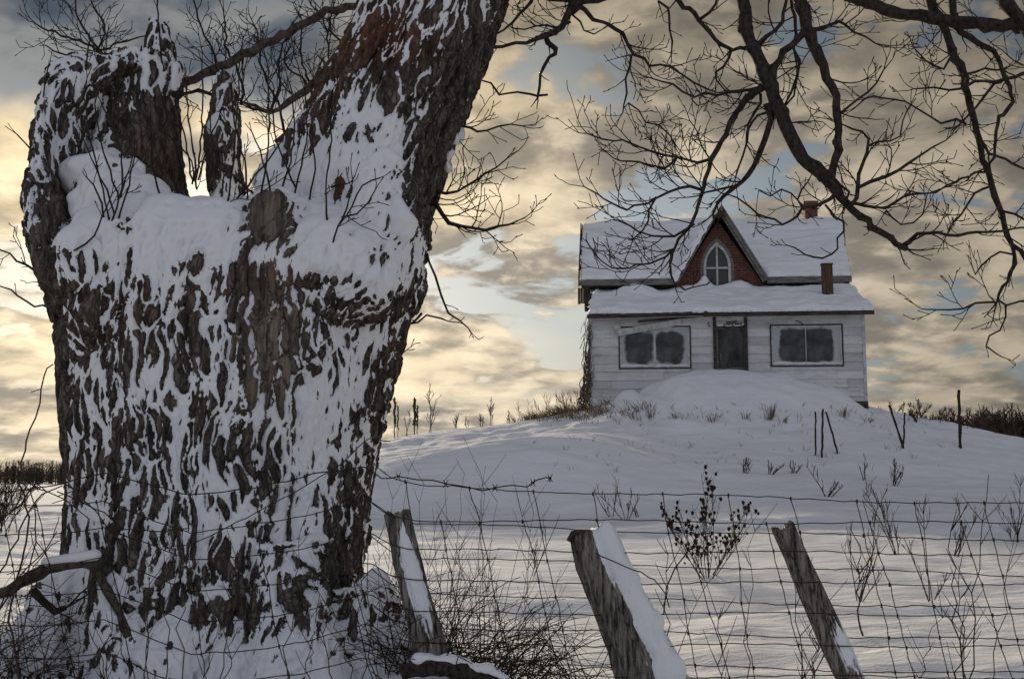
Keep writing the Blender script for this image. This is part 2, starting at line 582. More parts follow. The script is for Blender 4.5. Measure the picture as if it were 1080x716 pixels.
def _smooth_table(x, y, step, sig):
    g = np.arange(x[0], x[-1], step)
    v = np.interp(g, x, y)
    k = np.arange(-3 * sig, 3 * sig + step, step)
    w = np.exp(-(k / sig) ** 2); w /= w.sum()
    return g, np.convolve(np.pad(v, len(k) // 2, 'edge'), w, 'same')[len(k) // 2:len(k) // 2 + len(g)]


_gx, _gh = _smooth_table(_tx, _th, 0.1, 0.7)
_gy, _gs = _smooth_table(_ty, _ts, 0.1, 0.7)
_gyl, _gsl = _smooth_table(_ty, _tsl, 0.1, 0.7)
TREE = at(235, 690, 6.5)


def height(x, y, detail=True):
    x = np.asarray(x, dtype=np.float64); y = np.asarray(y, dtype=np.float64)
    r = np.hypot(x, y)
    wl = sstep(4.6, 0.5, x)
    h = np.interp(x, _gx, _gh) * (np.interp(y, _gy, _gs) * (1 - wl) + np.interp(y, _gyl, _gsl) * wl)
    # long drift across the foot of the mound: gentle back, steep front
    yc = 26.6 - 0.012 * (x - 1.0) ** 2 + 0.25 * np.sin(x * 0.9)
    dd = y - yc
    side = np.exp(-((x - 1.0) / np.where(x < 1, 3.6, 4.6)) ** 2)
    prof = np.where(dd < 0, np.clip((dd + 2.3) / 2.3, 0, 1) ** 1.5, np.clip(1 - dd / 6.0, 0, 1) ** 1.3)
    h = h + 0.52 * side * prof
    # second low drift running out to the right
    yc2 = 22.0 + 0.12 * (x - 8)
    d2 = y - yc2
    h = h + 0.16 * np.exp(-((x - 8) / 6) ** 2) * np.where(d2 < 0, sstep(-1.6, 0, d2), 1 - sstep(0, 4, d2))
    # heap blown up against the house front
    ux = (x - 6.35) / np.where(x < 6.35, 2.6, 3.9)
    vy = (y - 33.4) / np.where(y < 33.4, 1.9, 3.0)
    h = h + 0.86 * np.clip(1 - np.abs(ux) ** 2.4, 0, 1) ** 0.8 * np.exp(-vy * vy * 1.1)
    h = h + 0.35 * np.exp(-((x - 3.4) / 0.5) ** 2 - ((y - 33.6) / 0.9) ** 2)
    lipm = np.exp(-((x - 3.7) / 1.1) ** 2 - ((y - 32.3) / 1.6) ** 2)
    h = h + lipm * (0.30 * np.abs(np.sin(x * 2.6 + y * 1.1)) ** 1.5 - .05)
    # snow banked round the old tree and along the fence
    h = h + 0.18 * np.exp(-((x - TREE.x) / 1.35) ** 2 - ((y - 6.35) / 1.15) ** 2)
    h = h + 0.10 * np.exp(-((y - 5.6) / 1.2) ** 2)
    h = h + 0.16 * np.exp(-((x + 0.30) / 0.30) ** 2 - ((y - 5.6) / 0.35) ** 2)
    if detail:
        P = np.stack([x, y, np.zeros_like(x)], -1).reshape(-1, 3)
        near = np.exp(-r / 60).reshape(-1)
        big = fbm(P * np.array([0.10, 0.16, 1]), 3) * 0.16
        rip = fbm(P * np.array([0.45, 1.3, 1]) + 31, 4) * 0.055
        sas = np.abs(perlin(P * np.array([0.8, 2.3, 1]) + 57)) * 0.05
        mound = np.exp(-(((P[:, 1] - 32) / 3.0) ** 2))
        lump = fbm(P * np.array([0.9, 0.9, 1]) + 11, 3) * 0.13 * mound
        h = h + (big * np.clip(r.reshape(-1) / 12, 0, 1) + (rip + sas) * near * 1.7 + lump).reshape(h.shape)
    return h


def gz(x, y): return float(height(np.array([x]), np.array([y]))[0])


def on_ground(px, py, y0=7.0, y1=60.0):
    """First point of the ground met along the ray through a photo pixel."""
    ys = np.arange(y0, y1, 0.08)
    pts = np.array([at(px, py, q) for q in ys])
    hh = height(pts[:, 0], pts[:, 1])
    k = np.argmax(pts[:, 2] <= hh)
    if pts[k, 2] > hh[k]:
        k = int(np.argmin(pts[:, 2] - hh))
    return Vector((pts[k, 0], pts[k, 1], hh[k]))


def build_ground():
    fr = np.radians(np.linspace(-38, 38, 640))
    bk = np.radians(np.linspace(38, 322, 90))[1:-1]
    ang_ = np.concatenate([fr, bk])
    rad = np.concatenate([[0.0], np.geomspace(1.0, 20, 150), np.geomspace(20, 60, 260)[1:], np.geomspace(60, 4000, 90)[1:]])
    A, Rr = np.meshgrid(ang_, rad)
    X, Y = np.sin(A) * Rr, np.cos(A) * Rr
    H = height(X, Y)
    n = len(ang_)
    v = np.stack([X, Y, H], -1).reshape(-1, 3)
    i, k = np.meshgrid(np.arange(len(rad) - 1), np.arange(n), indexing='ij')
    k2 = (k + 1) % n
    f = np.stack([i * n + k, (i + 1) * n + k, (i + 1) * n + k2, i * n + k2], -1).reshape(-1, 4)
    me = bpy.data.meshes.new('snow_ground')
    me.from_pydata(v.tolist(), [], f[:, ::-1].tolist())
    me.materials.append(M['ground'])
    me.polygons.foreach_set('use_smooth', [True] * len(me.polygons))
    me.update()
    o = bpy.data.objects.new('snow_ground', me)
    COL.objects.link(o)
    tag(o, kind='structure')


build_ground()


# ------------------------------------------------------------------ the old tree
TY = 6.5
tree = empty('old_tree', (TREE.x, TREE.y, gz(TREE.x, TREE.y)),
             'huge old broken-topped tree plastered with snow, its bare limbs hanging over the snowy field', 'tree')
TL = Vector(tree.location)


def ring(py, L, Rr, Yc=TY, ry=0.78, n=40, rot=0.0, dz=None):
    a, b = at(L, py, Yc), at(Rr, py, Yc)
    c = (a + b) / 2
    rx = (b.x - a.x) / 2
    out = []
    for k in range(n):
        q = 2 * math.pi * k / n
        z = c.z + (dz(math.cos(q), math.sin(q)) if dz else 0)
        out.append(Vector((c.x + rx * math.cos(q), Yc + ry * math.sin(q), z)))
    return out


def lofted(mb, secs, Yc=TY, ry=0.78, n=40):
    rings = []
    for s in secs:
        py, L, Rr = s[:3]
        y = s[3] if len(s) > 3 else Yc
        r = s[4] if len(s) > 4 else ry
        rings.append(ring(py, L, Rr, y, r, n))
    mb.loft(rings)


mb = MB()
# barrel of the trunk, flared at the foot
BAR = [(800, -20, 465, 6.5, 1.15), (745, 22, 428, 6.5, 1.02), (716, 40, 411, 6.5, .94), (690, 50, 401, 6.5, .88), (655, 60, 390, 6.5, .83),
            (590, 64, 387, 6.5, .79), (520, 67, 392, 6.5, .78), (460, 67, 403, 6.5, .79), (400, 63, 415, 6.5, .81), (340, 56, 434, 6.5, .84),
            (300, 50, 446, 6.5, .84), (268, 44, 450, 6.5, .80), (245, 62, 446, 6.5, .70), (236, 110, 440, 6.5, .55), (226, 170, 400, 6.5, .35)]
lofted(mb, [(a, b + 10, c - 5, y, r) for a, b, c, y, r in BAR])
# leaning live limb on the right
lofted(mb, [(330, 268, 436, 6.5, .62), (300, 272, 447), (262, 282, 450), (226, 292, 449), (191, 298, 461), (150, 302, 474), (121, 322, 486),
            (90, 340, 496), (60, 357, 507), (30, 370, 516), (0, 380, 527), (-60, 405, 545), (-130, 432, 566), (-200, 462, 588), (-270, 500, 608), (-330, 540, 620)],
       6.52, .5, 32)
# left stub: back wall, left shell, rim, spike
lofted(mb, [(300, 70, 215, 6.75, .42), (240, 80, 207, 6.8, .36), (190, 92, 190, 6.85, .30), (150, 96, 186, 6.88, .27), (110, 96, 185, 6.9, .25), (75, 104, 183, 6.92, .22), (62, 120, 180, 6.92, .18)], n=28)
SHELL = [(380, 72, 110, 6.45, .42), (330, 54, 104, 6.4, .45), (300, 45, 98, 6.37, .46), (262, 32, 86, 6.4, .44), (230, 31, 78, 6.42, .42), (195, 33, 72, 6.46, .38), (165, 35, 74, 6.5, .36), (130, 40, 82, 6.56, .34), (100, 45, 100, 6.6, .3), (82, 50, 128, 6.68, .26), (72, 60, 150, 6.75, .2)]
lofted(mb, [(a, b + 10, c + 6, y, r) for a, b, c, y, r in SHELL], n=28)
lofted(mb, [(120, 154, 184, 6.9, .12), (70, 156, 182, 6.92, .10), (45, 157, 177, 6.92, .085), (30, 159, 174, 6.92, .06), (22, 161, 168, 6.92, .03)], n=14)
lofted(mb, [(100, 176, 187, 6.86, .05), (74, 178, 189, 6.86, .03), (68, 181, 187, 6.86, .02)], n=10)
# slender broken stub in the fork
lofted(mb, [(300, 205, 275, 6.9, .25), (225, 222, 262, 6.9, .17), (180, 220, 252, 6.9, .13), (140, 219, 250, 6.9, .12), (110, 226, 248, 6.9, .10), (92, 228, 246, 6.9, .07), (78, 230, 240, 6.9, .03)], n=16)
# sawn stump facing the viewer
lofted(mb, [(310, 256, 336, 6.0, .28), (268, 260, 324, 5.90, .20), (240, 263, 322, 5.87, .18), (216, 264, 321, 5.86, .17), (209, 268, 316, 5.86, .15)], n=22)
# shoulders under the snow shelf and below it
for px, py, Y, rx, ry, rz in ((120, 290, 6.12, .40, .36, .28), (230, 290, 6.06, .45, .34, .28), (350, 290, 6.06, .42, .36, .32), (300, 340, 6.02, .30, .26, .5),
                              (140, 330, 6.05, .36, .3, .4), (400, 250, 6.25, .26, .38, .5), (370, 190, 6.25, .26, .3, .5), (125, 212, 6.5, .24, .34, .26)):
    mb.ell(at(px, py, Y), (rx, ry, rz))
# root flares
for x0, y0, x1, y1, Y0, Y1, r0, r1 in ((80, 610, 25, 740, 6.1, 5.85, .16, .22), (110, 600, 150, 730, 5.86, 5.62, .10, .14), (230, 630, 160, 720, 5.80, 5.6, .12, .16),
                                       (300, 580, 330, 760, 5.95, 5.75, .2, .3), (370, 620, 430, 745, 6.0, 5.85, .16, .22)):
    mb.tube([at(x0, y0, Y0), at((x0 + x1) / 2, (y0 + y1) / 2, (Y0 + Y1) / 2), at(x1, y1, Y1)], [r0, (r0 + r1) / 2, r1], 12)
# burls
for px, py, Y, r in ((357, 192, 6.1, .075), (428, 120, 6.2, .09)):
    mb.ell(at(px, py, Y), (r, r, r * 1.3))
me = remesh(mb, 0.0078, 'trunk')
P = get_co(me)
P = smooth_co(me, P, 12)
set_co(me, P)
N = get_no(me)
# coordinates that follow the leaning limb
_lz = np.array([at(300, q, TY).z for q in (330, 226, 121, 0, -130, -330)])
_lx = np.array([at(q, w, TY).x for q, w in ((335, 330), (372, 226), (404, 121), (453, 0), (499, -130), (580, -330))])
z = P[:, 2]; x = P[:, 0]
onlimb = sstep(at(0, 330, TY).z, at(0, 250, TY).z, z) * (x > np.interp(z, _lz, _lx) - 0.62)
cx = (np.interp(z, _lz, _lx) - _lx[0]) * onlimb
co = np.stack([x - cx, P[:, 1], z], 1)
# big flutes and lumps
lump = fbm(co * np.array([2.2, 2.2, 0.9]), 3)
flute = perlin(co * np.array([5.0, 5.0, 0.55]) + 9)
warp0 = np.stack([fbm(co * np.array([3.2, 3.2, 2.2]) + s, 3) for s in (0, 40, 80)], 1) * np.array([.06, .06, .10])
flute2 = perlin((co + warp0) * np.array([12, 12, 1.3]) + 4)
P = P + N * (lump * 0.032 + flute * 0.030 + flute2 * .018 - .012)[:, None]
set_co(me, P)
N = get_no(me)
# where bark shows and where snow sticks
warp = np.stack([fbm(co * np.array([3.2, 3.2, 2.2]) + s, 3) for s in (0, 40, 80)], 1) * np.array([.06, .06, .10])
q = co + warp
n0 = perlin(q * np.array([5.5, 5.5, 1.3]) + 2)
n1 = perlin(q * np.array([19, 19, 3.1]))
n2 = perlin(q * np.array([33, 33, 6.5]) + 5)
n3 = perlin(q * np.array([62, 62, 22]) + 13)
gapd, cid = cells((q + np.stack([n2, n2, n2 * 2], 1) * .012) * np.array([20, 20, 3.4]) + 40)
plates = (np.minimum(gapd, .5) - .160) * 2.0 + (cid - .5) * .40 + n0 * .10 + n1 * .22 + n2 * 0.30 + n3 * 0.36
lines = np.abs(perlin(q * np.array([19, 19, 1.9]) + 3)) * 1.5 - 0.35 + n3 * .30 + n2 * .3
bias = np.full(len(P), -0.07)
rust = np.zeros(len(P)); bare = np.zeros(len(P)); lin = np.zeros(len(P)); wet = np.zeros(len(P))
front = sstep(0.55, 0.1, N[:, 1])


def blob(px, py, rx, ry, Y=6.0, lean=0.0):
    c = at(px, py, Y)
    u = (x - c.x - lean * (z - c.z)) / (rx * Y / FPX)
    w = (z - c.z) / (ry * Y / FPX)
    return np.exp(-(u * u + w * w) ** 1.5) * front


for px, py, rx, ry, lean, a in (
        (56, 235, 18, 85, 0, 1.1), (60, 400, 12, 110, 0, .75), (72, 470, 10, 60, 0, .2),
        (140, 120, 50, 56, 0, 2.3), (240, 150, 16, 70, 0, .5), (168, 70, 16, 50, 0, .35), (70, 130, 22, 50, 0, -.25), (80, 85, 14, 10, 0, .7), (118, 68, 16, 8, 0, .6), (100, 100, 12, 8, .5, .7), (150, 235, 9, 26, .4, .8), (225, 292, 20, 8, 0, .7), (400, 275, 10, 14, 0, .7), (345, 305, 14, 10, 0, .8), (215, 232, 10, 6, 0, .5), (330, 240, 5, 26, 0, .5), (105, 200, 45, 50, 0, -.9),
        (235, 150, 18, 80, 0, .8), (294, 240, 34, 30, 0, 1.9), (200, 250, 130, 38, 0, -1.0), (170, 195, 45, 40, 0, -.8), (152, 232, 12, 30, .3, .95),
        (380, 265, 70, 60, 0, -.75), (310, 190, 55, 50, 0, -.55), (385, 180, 42, 70, .3, -.50), (330, 95, 35, 55, .3, .30),
        (405, 45, 48, 40, .3, .40), (478, 80, 40, 110, .42, .36), (447, 190, 22, 80, .3, .55), (430, 310, 14, 50, .2, .3), (360, 200, 12, 20, 0, 1.0),
        (300, 345, 26, 70, .12, .42), (175, 325, 80, 40, 0, .10), (270, 300, 26, 22, 0, .4), (225, 305, 60, 14, 0, -.15),
        (120, 420, 50, 70, 0, .05), (240, 470, 75, 70, 0, .12), (355, 430, 36, 110, .35, -.30), (390, 400, 16, 70, .4, .30), (350, 540, 40, 60, 0, .05),
        (255, 600, 40, 30, 0, .2), (300, 700, 110, 40, 0, -.75), (100, 640, 40, 70, 0, -.45), (118, 620, 12, 60, .25, .85), (220, 640, 40, 16, .3, .5),
        (325, 625, 14, 40, -.3, .5), (400, 545, 12, 50, 0, -.3), (205, 700, 60, 18, 0, -.4), (360, 640, 40, 50, -.3, .2), (200, 620, 60, 40, 0, .12), (395, 690, 40, 40, 0, -.35)):
    bias += a * blob(px, py, rx, ry, 6.0, lean)
for px, py, rx, ry, a in ((400, 35, 55, 38, .8), (330, 80, 40, 60, .35), (175, 325, 90, 45, .22), (410, 360, 30, 40, .25), (358, 195, 14, 18, .9), (135, 115, 40, 45, .25), (300, 300, 30, 25, .3)):
    rust += a * blob(px, py, rx, ry)
for px, py, rx, ry, a in ((302, 340, 26, 75, .95), (294, 238, 30, 24, .6), (170, 80, 14, 60, .5), (50, 230, 16, 60, .35), (285, 400, 22, 50, .6)):
    bare += a * blob(px, py, rx, ry)
for px, py, rx, ry, lean, a in ((475, 90, 42, 130, .42, .9), (445, 200, 22, 80, .3, .8), (340, 540, 60, 110, .1, .75), (385, 420, 24, 90, .4, .6), (50, 230, 20, 80, 0, .8),
                                (140, 110, 50, 55, 0, .7), (300, 345, 34, 75, .1, .8), (60, 400, 14, 120, 0, .7)):
    lin += a * blob(px, py, rx, ry, 6.0, lean)
lin = np.clip(lin, 0, 1)
pat = plates * (1 - lin * 0.75) + lines * lin
pat = pat + flute2 * .16 + bias + 0.25 * (1 - front)
snow = -pat + (1.1 - .75 * sstep(at(0, 130, TY).z, at(0, 90, TY).z, z)) * sstep(0.25, 0.75, N[:, 2]) - 0.5 * sstep(0.15, 0.6, -N[:, 2])
puff = sstep(-0.02, 0.25, snow) * 0.009 + sstep(0.3, 1.3, snow) * 0.030
ridge = perlin(q * np.array([34, 34, 5]) + 21) * 0.008 + np.abs(n2) * 0.012 + sstep(0, .5, pat) * .022 + perlin(q * np.array([60, 60, 30])) * .004
P2 = P + N * (puff + (1 - sstep(-0.1, 0.05, snow)) * ridge * (1 + .5 * lin))[:, None]
# thick snow settles into soft forms
P2 = smooth_co(me, P2, 6, np.clip(sstep(0.5, 1.2, snow), 0, 1))
set_co(me, P2)
TRUNK_BVH = BVHTree.FromPolygons([Vector(v) for v in P2], [tuple(p.vertices) for p in me.polygons])
attr(me, 'snow', snow * 0.8)
attr(me, 'rust', np.clip(rust, 0, 1))
attr(me, 'bare', np.clip(bare, 0, 1))
me.materials.append(M['trunk'])
me.polygons.foreach_set('use_smooth', [True] * len(me.polygons))
set_co(me, P2 - np.array(TL))
trunk = bpy.data.objects.new('trunk', me)
COL.objects.link(trunk)
trunk.parent = tree

# snow lying thick in the fork, on the shelf and on the stub
mb = MB()
for px, py, Y, rx, ry, rz in (
        (92, 280, 6.08, .18, .22, .12), (145, 270, 6.06, .24, .26, .15), (205, 268, 6.02, .26, .28, .16), (120, 300, 5.99, .1, .1, .16), (235, 300, 5.93, .12, .1, .14), (272, 292, 5.90, .24, .20, .11), (200, 248, 6.14, .26, .28, .12), (175, 292, 5.90, .20, .10, .10),
        (150, 235, 6.05, .22, .22, .18), (160, 214, 6.3, .16, .24, .14), (132, 190, 6.4, .14, .2, .12), (120, 215, 6.25, .24, .25, .24), (104, 190, 6.45, .20, .22, .22),
        (322, 266, 5.80, .085, .09, .16), (322, 292, 5.80, .075, .07, .10), (350, 258, 5.97, .13, .12, .12), (378, 246, 6.02, .11, .12, .13), (390, 280, 6.02, .13, .1, .10),
        (290, 208, 5.87, .15, .15, .03), (250, 238, 6.2, .18, .25, .10), (330, 190, 6.3, .2, .2, .16), (300, 175, 6.5, .14, .2, .16), (350, 150, 6.35, .15, .15, .2), (285, 195, 6.4, .15, .2, .12),
        (102, 74, 6.7, .17, .2, .045), (138, 66, 6.85, .10, .14, .035), (72, 100, 6.62, .08, .18, .10), (165, 40, 6.87, .03, .05, .08), (228, 130, 6.82, .03, .05, .14),
        (365, 130, 6.2, .10, .08, .16), (350, 200, 6.15, .18, .12, .2), (410, 240, 5.95, .13, .08, .2), (395, 8, 6.25, .12, .2, .10), (455, 110, 6.35, .05, .12, .1),
        (481, 138, 6.5, .035, .14, .10), (473, 168, 6.5, .035, .14, .11)):
    mb.ell(at(px, py, Y), (rx, ry, rz), seg=24, rings=14)
sm = remesh(mb, 0.012, 'snow_cap')
Q = smooth_co(sm, get_co(sm), 22)
set_co(sm, Q)
Qn = get_no(sm)
Q = Q + Qn * (fbm(Q * 3.4, 3) * 0.058 + perlin(Q * 9) * 0.018 + perlin(Q * 22) * .005 - 0.016)[:, None]
set_co(sm, Q - np.array(TL))
sm.materials.append(M['snow'])
sm.polygons.foreach_set('use_smooth', [True] * len(sm.polygons))
cap = bpy.data.objects.new('snow_cap', sm)
COL.objects.link(cap)
cap.parent = tree
CAP_BVH = BVHTree.FromPolygons([Vector(v) for v in Q], [tuple(p.vertices) for p in sm.polygons])


# ---- limbs and twigs -------------------------------------------------------
def resample(pts, rad, step, jit=0.0):
    """Smooth polyline through pts at about step spacing (Catmull-Rom), a little crooked."""
    out, ro = [], []
    m = len(pts)
    for i in range(m - 1):
        p0, p1, p2, p3 = pts[max(i - 1, 0)], pts[i], pts[i + 1], pts[min(i + 2, m - 1)]
        k = max(1, int((p2 - p1).length / step))
        for j in range(k):
            u = j / k
            a = 2 * p1 + (p2 - p0) * u + (2 * p0 - 5 * p1 + 4 * p2 - p3) * u * u + (3 * p1 - p0 - 3 * p2 + p3) * u ** 3
            p = a * 0.5
            if jit: p = p + Vector((random.gauss(0, jit), random.gauss(0, jit), random.gauss(0, jit)))
            out.append(p); ro.append(rad[i] + (rad[i + 1] - rad[i]) * u)
    out.append(pts[-1]); ro.append(rad[-1])
    return out, ro


def grow(mb, p, d_, L, r, depth, up=0.25, spread=0.5, flat=0.35, n=4):
    """One twig with side shoots; tips turn up and end in buds."""
    if L < .085: depth = min(depth, 0)
    segs = min(max(3, int(L / 0.042)), 10)
    pts, rad = [p.copy()], [r]
    d_ = d_.normalized()
    side = random.choice((-1, 1))
    for k in range(segs):
        d_ = (d_ + Vector((random.gauss(0, .16), random.gauss(0, .12), random.gauss(0, .16) + up * 0.22))).normalized()
        p = p + d_ * (L / segs)
        pts.append(p.copy())
        rr = r * (1 - 0.55 * (k + 1) / segs)
        rad.append(max(rr, 0.0021))
        if depth > 0 and random.random() < 0.62:
            ax = Vector((random.gauss(0, flat), 1, random.gauss(0, flat))).normalized()
            nd = Matrix.Rotation(side * random.uniform(0.45, 0.95), 3, ax) @ d_
            grow(mb, p, nd, max(L * random.uniform(0.28, 0.62) * (1 - 0.40 * k / segs), .035), max(rr * 0.72, 0.0024), depth - 1, up, spread, flat, n)
            side = -side
    mb.tube(pts, rad, n, cap=False)
    if random.random() < .5:
        mb.tube([pts[-1] - d_ * .004, pts[-1] + d_ * .005, pts[-1] + d_ * .015], [.0022, .0034, .001], 4, cap=False)


LIMBN = [0]


def limb(px, Y, w, dens=9, L=(0.12, 0.38), depth=2, up=0.3, start=0.0, mat='limb', sides=8, name='limb', tw='twig_spray', ext=None, jit=0.006, flat=0.35, snowy=False, lab=None):
    """A limb traced by its bends (pixel, depth, width), a mesh of its own, with its sprays of twigs."""
    m = len(px)
    Ys = Y if hasattr(Y, '__len__') else [Y] * m
    if len(Ys) == 2 and m != 2: Ys = [Ys[0] + (Ys[1] - Ys[0]) * i / (m - 1) for i in range(m)]
    ws = w if len(w) == m else [w[0] + (w[1] - w[0]) * i / (m - 1) for i in range(m)]
    pts = [at(a, b, y) for (a, b), y in zip(px, Ys)]
    rad = [max(q * y / FPX / 2, 0.003) for q, y in zip(ws, Ys)]
    if ext:
        pts = [Vector(e[:3]) for e in ext] + pts
        rad = [e[3] for e in ext] + rad
    pts, rad = resample(pts, rad, 0.045, jit)
    rad = [r * random.uniform(.88, 1.14) for r in rad]
    mb = MB()
    mb.tube(pts, rad, sides, wob=0.08)
    # knuckles where shoots broke off
    for k in range(3, len(pts) - 2):
        if random.random() < 0.10 and rad[k] > .008:
            mb.ell(pts[k], (rad[k] * 1.25, rad[k] * 1.2, rad[k] * 1.15), seg=8, rings=5)
    lo = mb.build(name, M[mat], tree, True, loc=TL)
    lo.location = (0, 0, 0)
    if lab: lo['label'] = lab
    if dens > 0:
        tb = MB()
        acc = 0.0
        nxt = random.uniform(0, 1 / dens)
        side = 1
        tot = sum((pts[i + 1] - pts[i]).length for i in range(len(pts) - 1))
        for i in range(len(pts) - 1):
            sg = pts[i + 1] - pts[i]
            acc += sg.length
            if acc < nxt: continue
            nxt = acc + random.uniform(0.6, 1.4) / dens
            if acc / tot < start: continue
            ax = Vector((random.gauss(0, flat), 1, random.gauss(0, flat))).normalized()
            dd = Matrix.Rotation(side * random.uniform(0.5, 1.15), 3, ax) @ sg.normalized()
            side = -side if random.random() < .8 else side
            ln = random.uniform(*L) * 1.25 * (1.1 - 0.45 * acc / tot)
            grow(tb, pts[i], dd, ln, min(rad[i] * 0.55, random.uniform(.0035, .0055)), depth, up, flat=flat)
        # the end breaks into a spray
        e = (pts[-1] - pts[-2]).normalized()
        for k in range(2):
            ax = Vector((random.gauss(0, flat), 1, random.gauss(0, flat))).normalized()
            grow(tb, pts[-1], Matrix.Rotation(random.uniform(-.5, .5), 3, ax) @ e, random.uniform(*L) * .8, min(rad[-1] * .8, .005), depth - 1, up, flat=flat)
        to = tb.build(tw, M['twig'], lo, False, loc=TL)
        to.location = (0, 0, 0)
        to['kind'] = 'stuff'
    LIMBN[0] += 1
    return lo


random.seed(21)
# the crown above the frame that carries the hanging limbs
limb([(580, -300), (640, -250), (720, -200), (800, -170), (900, -140), (1000, -110), (1100, -70), (1160, -20)], [6.5, 6.5], [70, 60, 52, 46, 42, 36, 30, 24], dens=0, sides=12, jit=.012)
limb([(1160, -20), (1120, 10), (1085, 29), (1065, 27), (1040, 26), (1010, 24), (980, 20), (950, 13), (925, 8), (905, 2), (885, -6), (860, -20)], [6.4, 6.5], [24, 20, 17, 16, 15, 14, 13, 12, 12, 11, 10, 6], dens=4, sides=10, start=.2)
limb([(1010, -105), (1045, -30), (1062, 5), (1078, 26), (1100, 50), (1130, 80)], [6.5, 6.3], [20, 16, 15, 14, 12, 8], dens=5, sides=10)
# A
A = limb([(770, -180), (776, -60), (783, 0), (787, 35), (800, 60), (810, 85), (822, 118), (835, 145), (848, 165), (872, 192), (893, 215), (920, 240), (945, 257), (953, 261), (957, 263)],
         [6.5, 6.4, 6.35, 6.3, 6.25, 6.2, 6.2, 6.2, 6.2, 6.2, 6.2, 6.2, 6.2, 6.2, 6.2], [22, 17, 14, 14, 14, 16, 16, 15, 15, 14, 8, 7, 6, 8, 5], dens=3.5, sides=12, jit=.007, L=(.1, .28))
limb([(950, 260), (958, 254), (966, 247), (980, 246), (1000, 249), (1030, 245), (1055, 242), (1078, 240)], [6.2, 6.15], [6, 5, 4.5, 4, 3.5, 3, 2.6, 2], dens=12, L=(.1, .3), up=.5)
# B
limb([(832, -175), (838, -40), (848, 18), (853, 38), (868, 70), (880, 102), (885, 140), (880, 175), (876, 196)], [6.5, 6.15, 6.1, 6.08, 6.08, 6.1, 6.12, 6.15, 6.2], [20, 15, 14, 14, 10, 9, 9, 9, 11], dens=4, sides=10, L=(.1, .3))
limb([(852, 32), (840, 42), (828, 56), (817, 74), (809, 92)], [6.08, 6.2], [7, 8, 8, 8, 9], dens=4, sides=8, L=(.1, .28))
limb([(852, 30), (862, 30), (872, 27), (884, 25), (900, 32), (912, 40), (923, 46)], [6.08, 6.0], [5, 4.5, 4, 3, 2.6, 2.2, 1.8], dens=13, up=.8, L=(.1, .28))
limb([(800, 48), (808, 40), (818, 33), (825, 22), (828, 5), (832, -30)], [6.25, 6.3], [6, 5, 4.5, 4, 4, 4], dens=9)
limb([(836, -40), (832, -5), (836, 10), (840, 30), (838, 55), (842, 70), (840, 90), (830, 110)], [6.3, 6.3], [5, 4, 4, 3.5, 3, 2.8, 2.4, 2], dens=9)
# D, the branch sweeping down past the gable, and its fans
limb([(808, 88), (800, 96), (788, 105), (775, 120), (765, 140), (757, 158), (749, 169), (744, 190), (739, 206), (735, 226), (728, 238), (714, 251), (710, 266)], [6.22, 6.5], [9, 8, 7, 6.5, 6, 5.5, 5, 4.5, 4.2, 4, 3.6, 3, 2.6], dens=7, L=(.08, .22))
limb([(749, 168), (738, 171), (727, 169), (714, 165), (700, 163), (685, 158), (666, 152), (648, 149), (634, 146), (619, 141)], [6.4, 6.3], [3.6, 3.2, 3, 2.8, 2.6, 2.4, 2.2, 2, 1.8, 1.4], dens=23, up=.75, L=(.12, .34))
limb([(714, 165), (700, 178), (690, 174), (672, 170), (655, 172), (641, 162)], [6.4, 6.5], [2.6, 2.4, 2.2, 2, 1.8, 1.4], dens=15, up=.7, L=(.08, .25))
limb([(739, 203), (729, 199), (719, 198), (706, 202), (693, 208), (680, 214), (661, 220), (645, 215), (630, 205), (616, 197)], [6.45, 6.35], [3.6, 3.2, 3, 2.8, 2.6, 2.4, 2.2, 2, 1.7, 1.4], dens=23, up=.8, L=(.12, .34))
limb([(731, 236), (722, 243), (712, 247), (700, 249), (688, 250), (676, 246), (664, 240), (657, 234)], [6.5, 6.4], [3.2, 3, 2.6, 2.4, 2.2, 2, 1.8, 1.4], dens=25, up=.6, L=(.12, .32))
limb([(712, 262), (702, 271), (687, 276), (671, 280), (655, 284), (645, 283), (634, 275)], [6.5, 6.45], [2.8, 2.6, 2.4, 2.2, 2, 1.7, 1.4], dens=25, up=.7, L=(.12, .32))
limb([(710, 264), (706, 276), (707, 289), (713, 298), (722, 304), (731, 304), (740, 301)], [6.5, 6.5], [2.6, 2.4, 2.2, 2, 1.8, 1.6, 1.3], dens=13, up=.7, L=(.06, .16))
limb([(693, 208), (684, 222), (685, 232), (676, 242), (668, 252)], [6.4, 6.5], [2.4, 2.2, 2, 1.8, 1.4], dens=18, up=.6, L=(.1, .24))
# E
limb([(810, 108), (812, 124), (806, 148), (800, 162), (793, 178), (783, 192), (770, 201), (763, 209), (757, 216), (752, 226)], [6.22, 6.5], [8, 7, 7, 6.5, 6, 5, 4.5, 4.5, 3.5, 2.5], dens=5, L=(.08, .2))
limb([(783, 193), (774, 196), (766, 198), (755, 201), (744, 203)], [6.4, 6.45], [3, 2.8, 2.6, 2.4, 2], dens=8, L=(.06, .18))
limb([(803, 100), (796, 118), (789, 132), (788, 150), (784, 165), (776, 178), (775, 190)], [6.25, 6.35], [3.6, 3.2, 3, 2.6, 2.4, 2, 1.6], dens=10, L=(.08, .22))
limb([(808, 118), (800, 122), (793, 128), (788, 140), (787, 152)], [6.25, 6.2], [3, 2.8, 2.6, 2.2, 1.8], dens=8, L=(.1, .2))
limb([(838, 55), (843, 65), (840, 82), (834, 98), (828, 110)], [6.15, 6.25], [4, 3.6, 3.4, 3, 2.4], dens=10, L=(.1, .26))
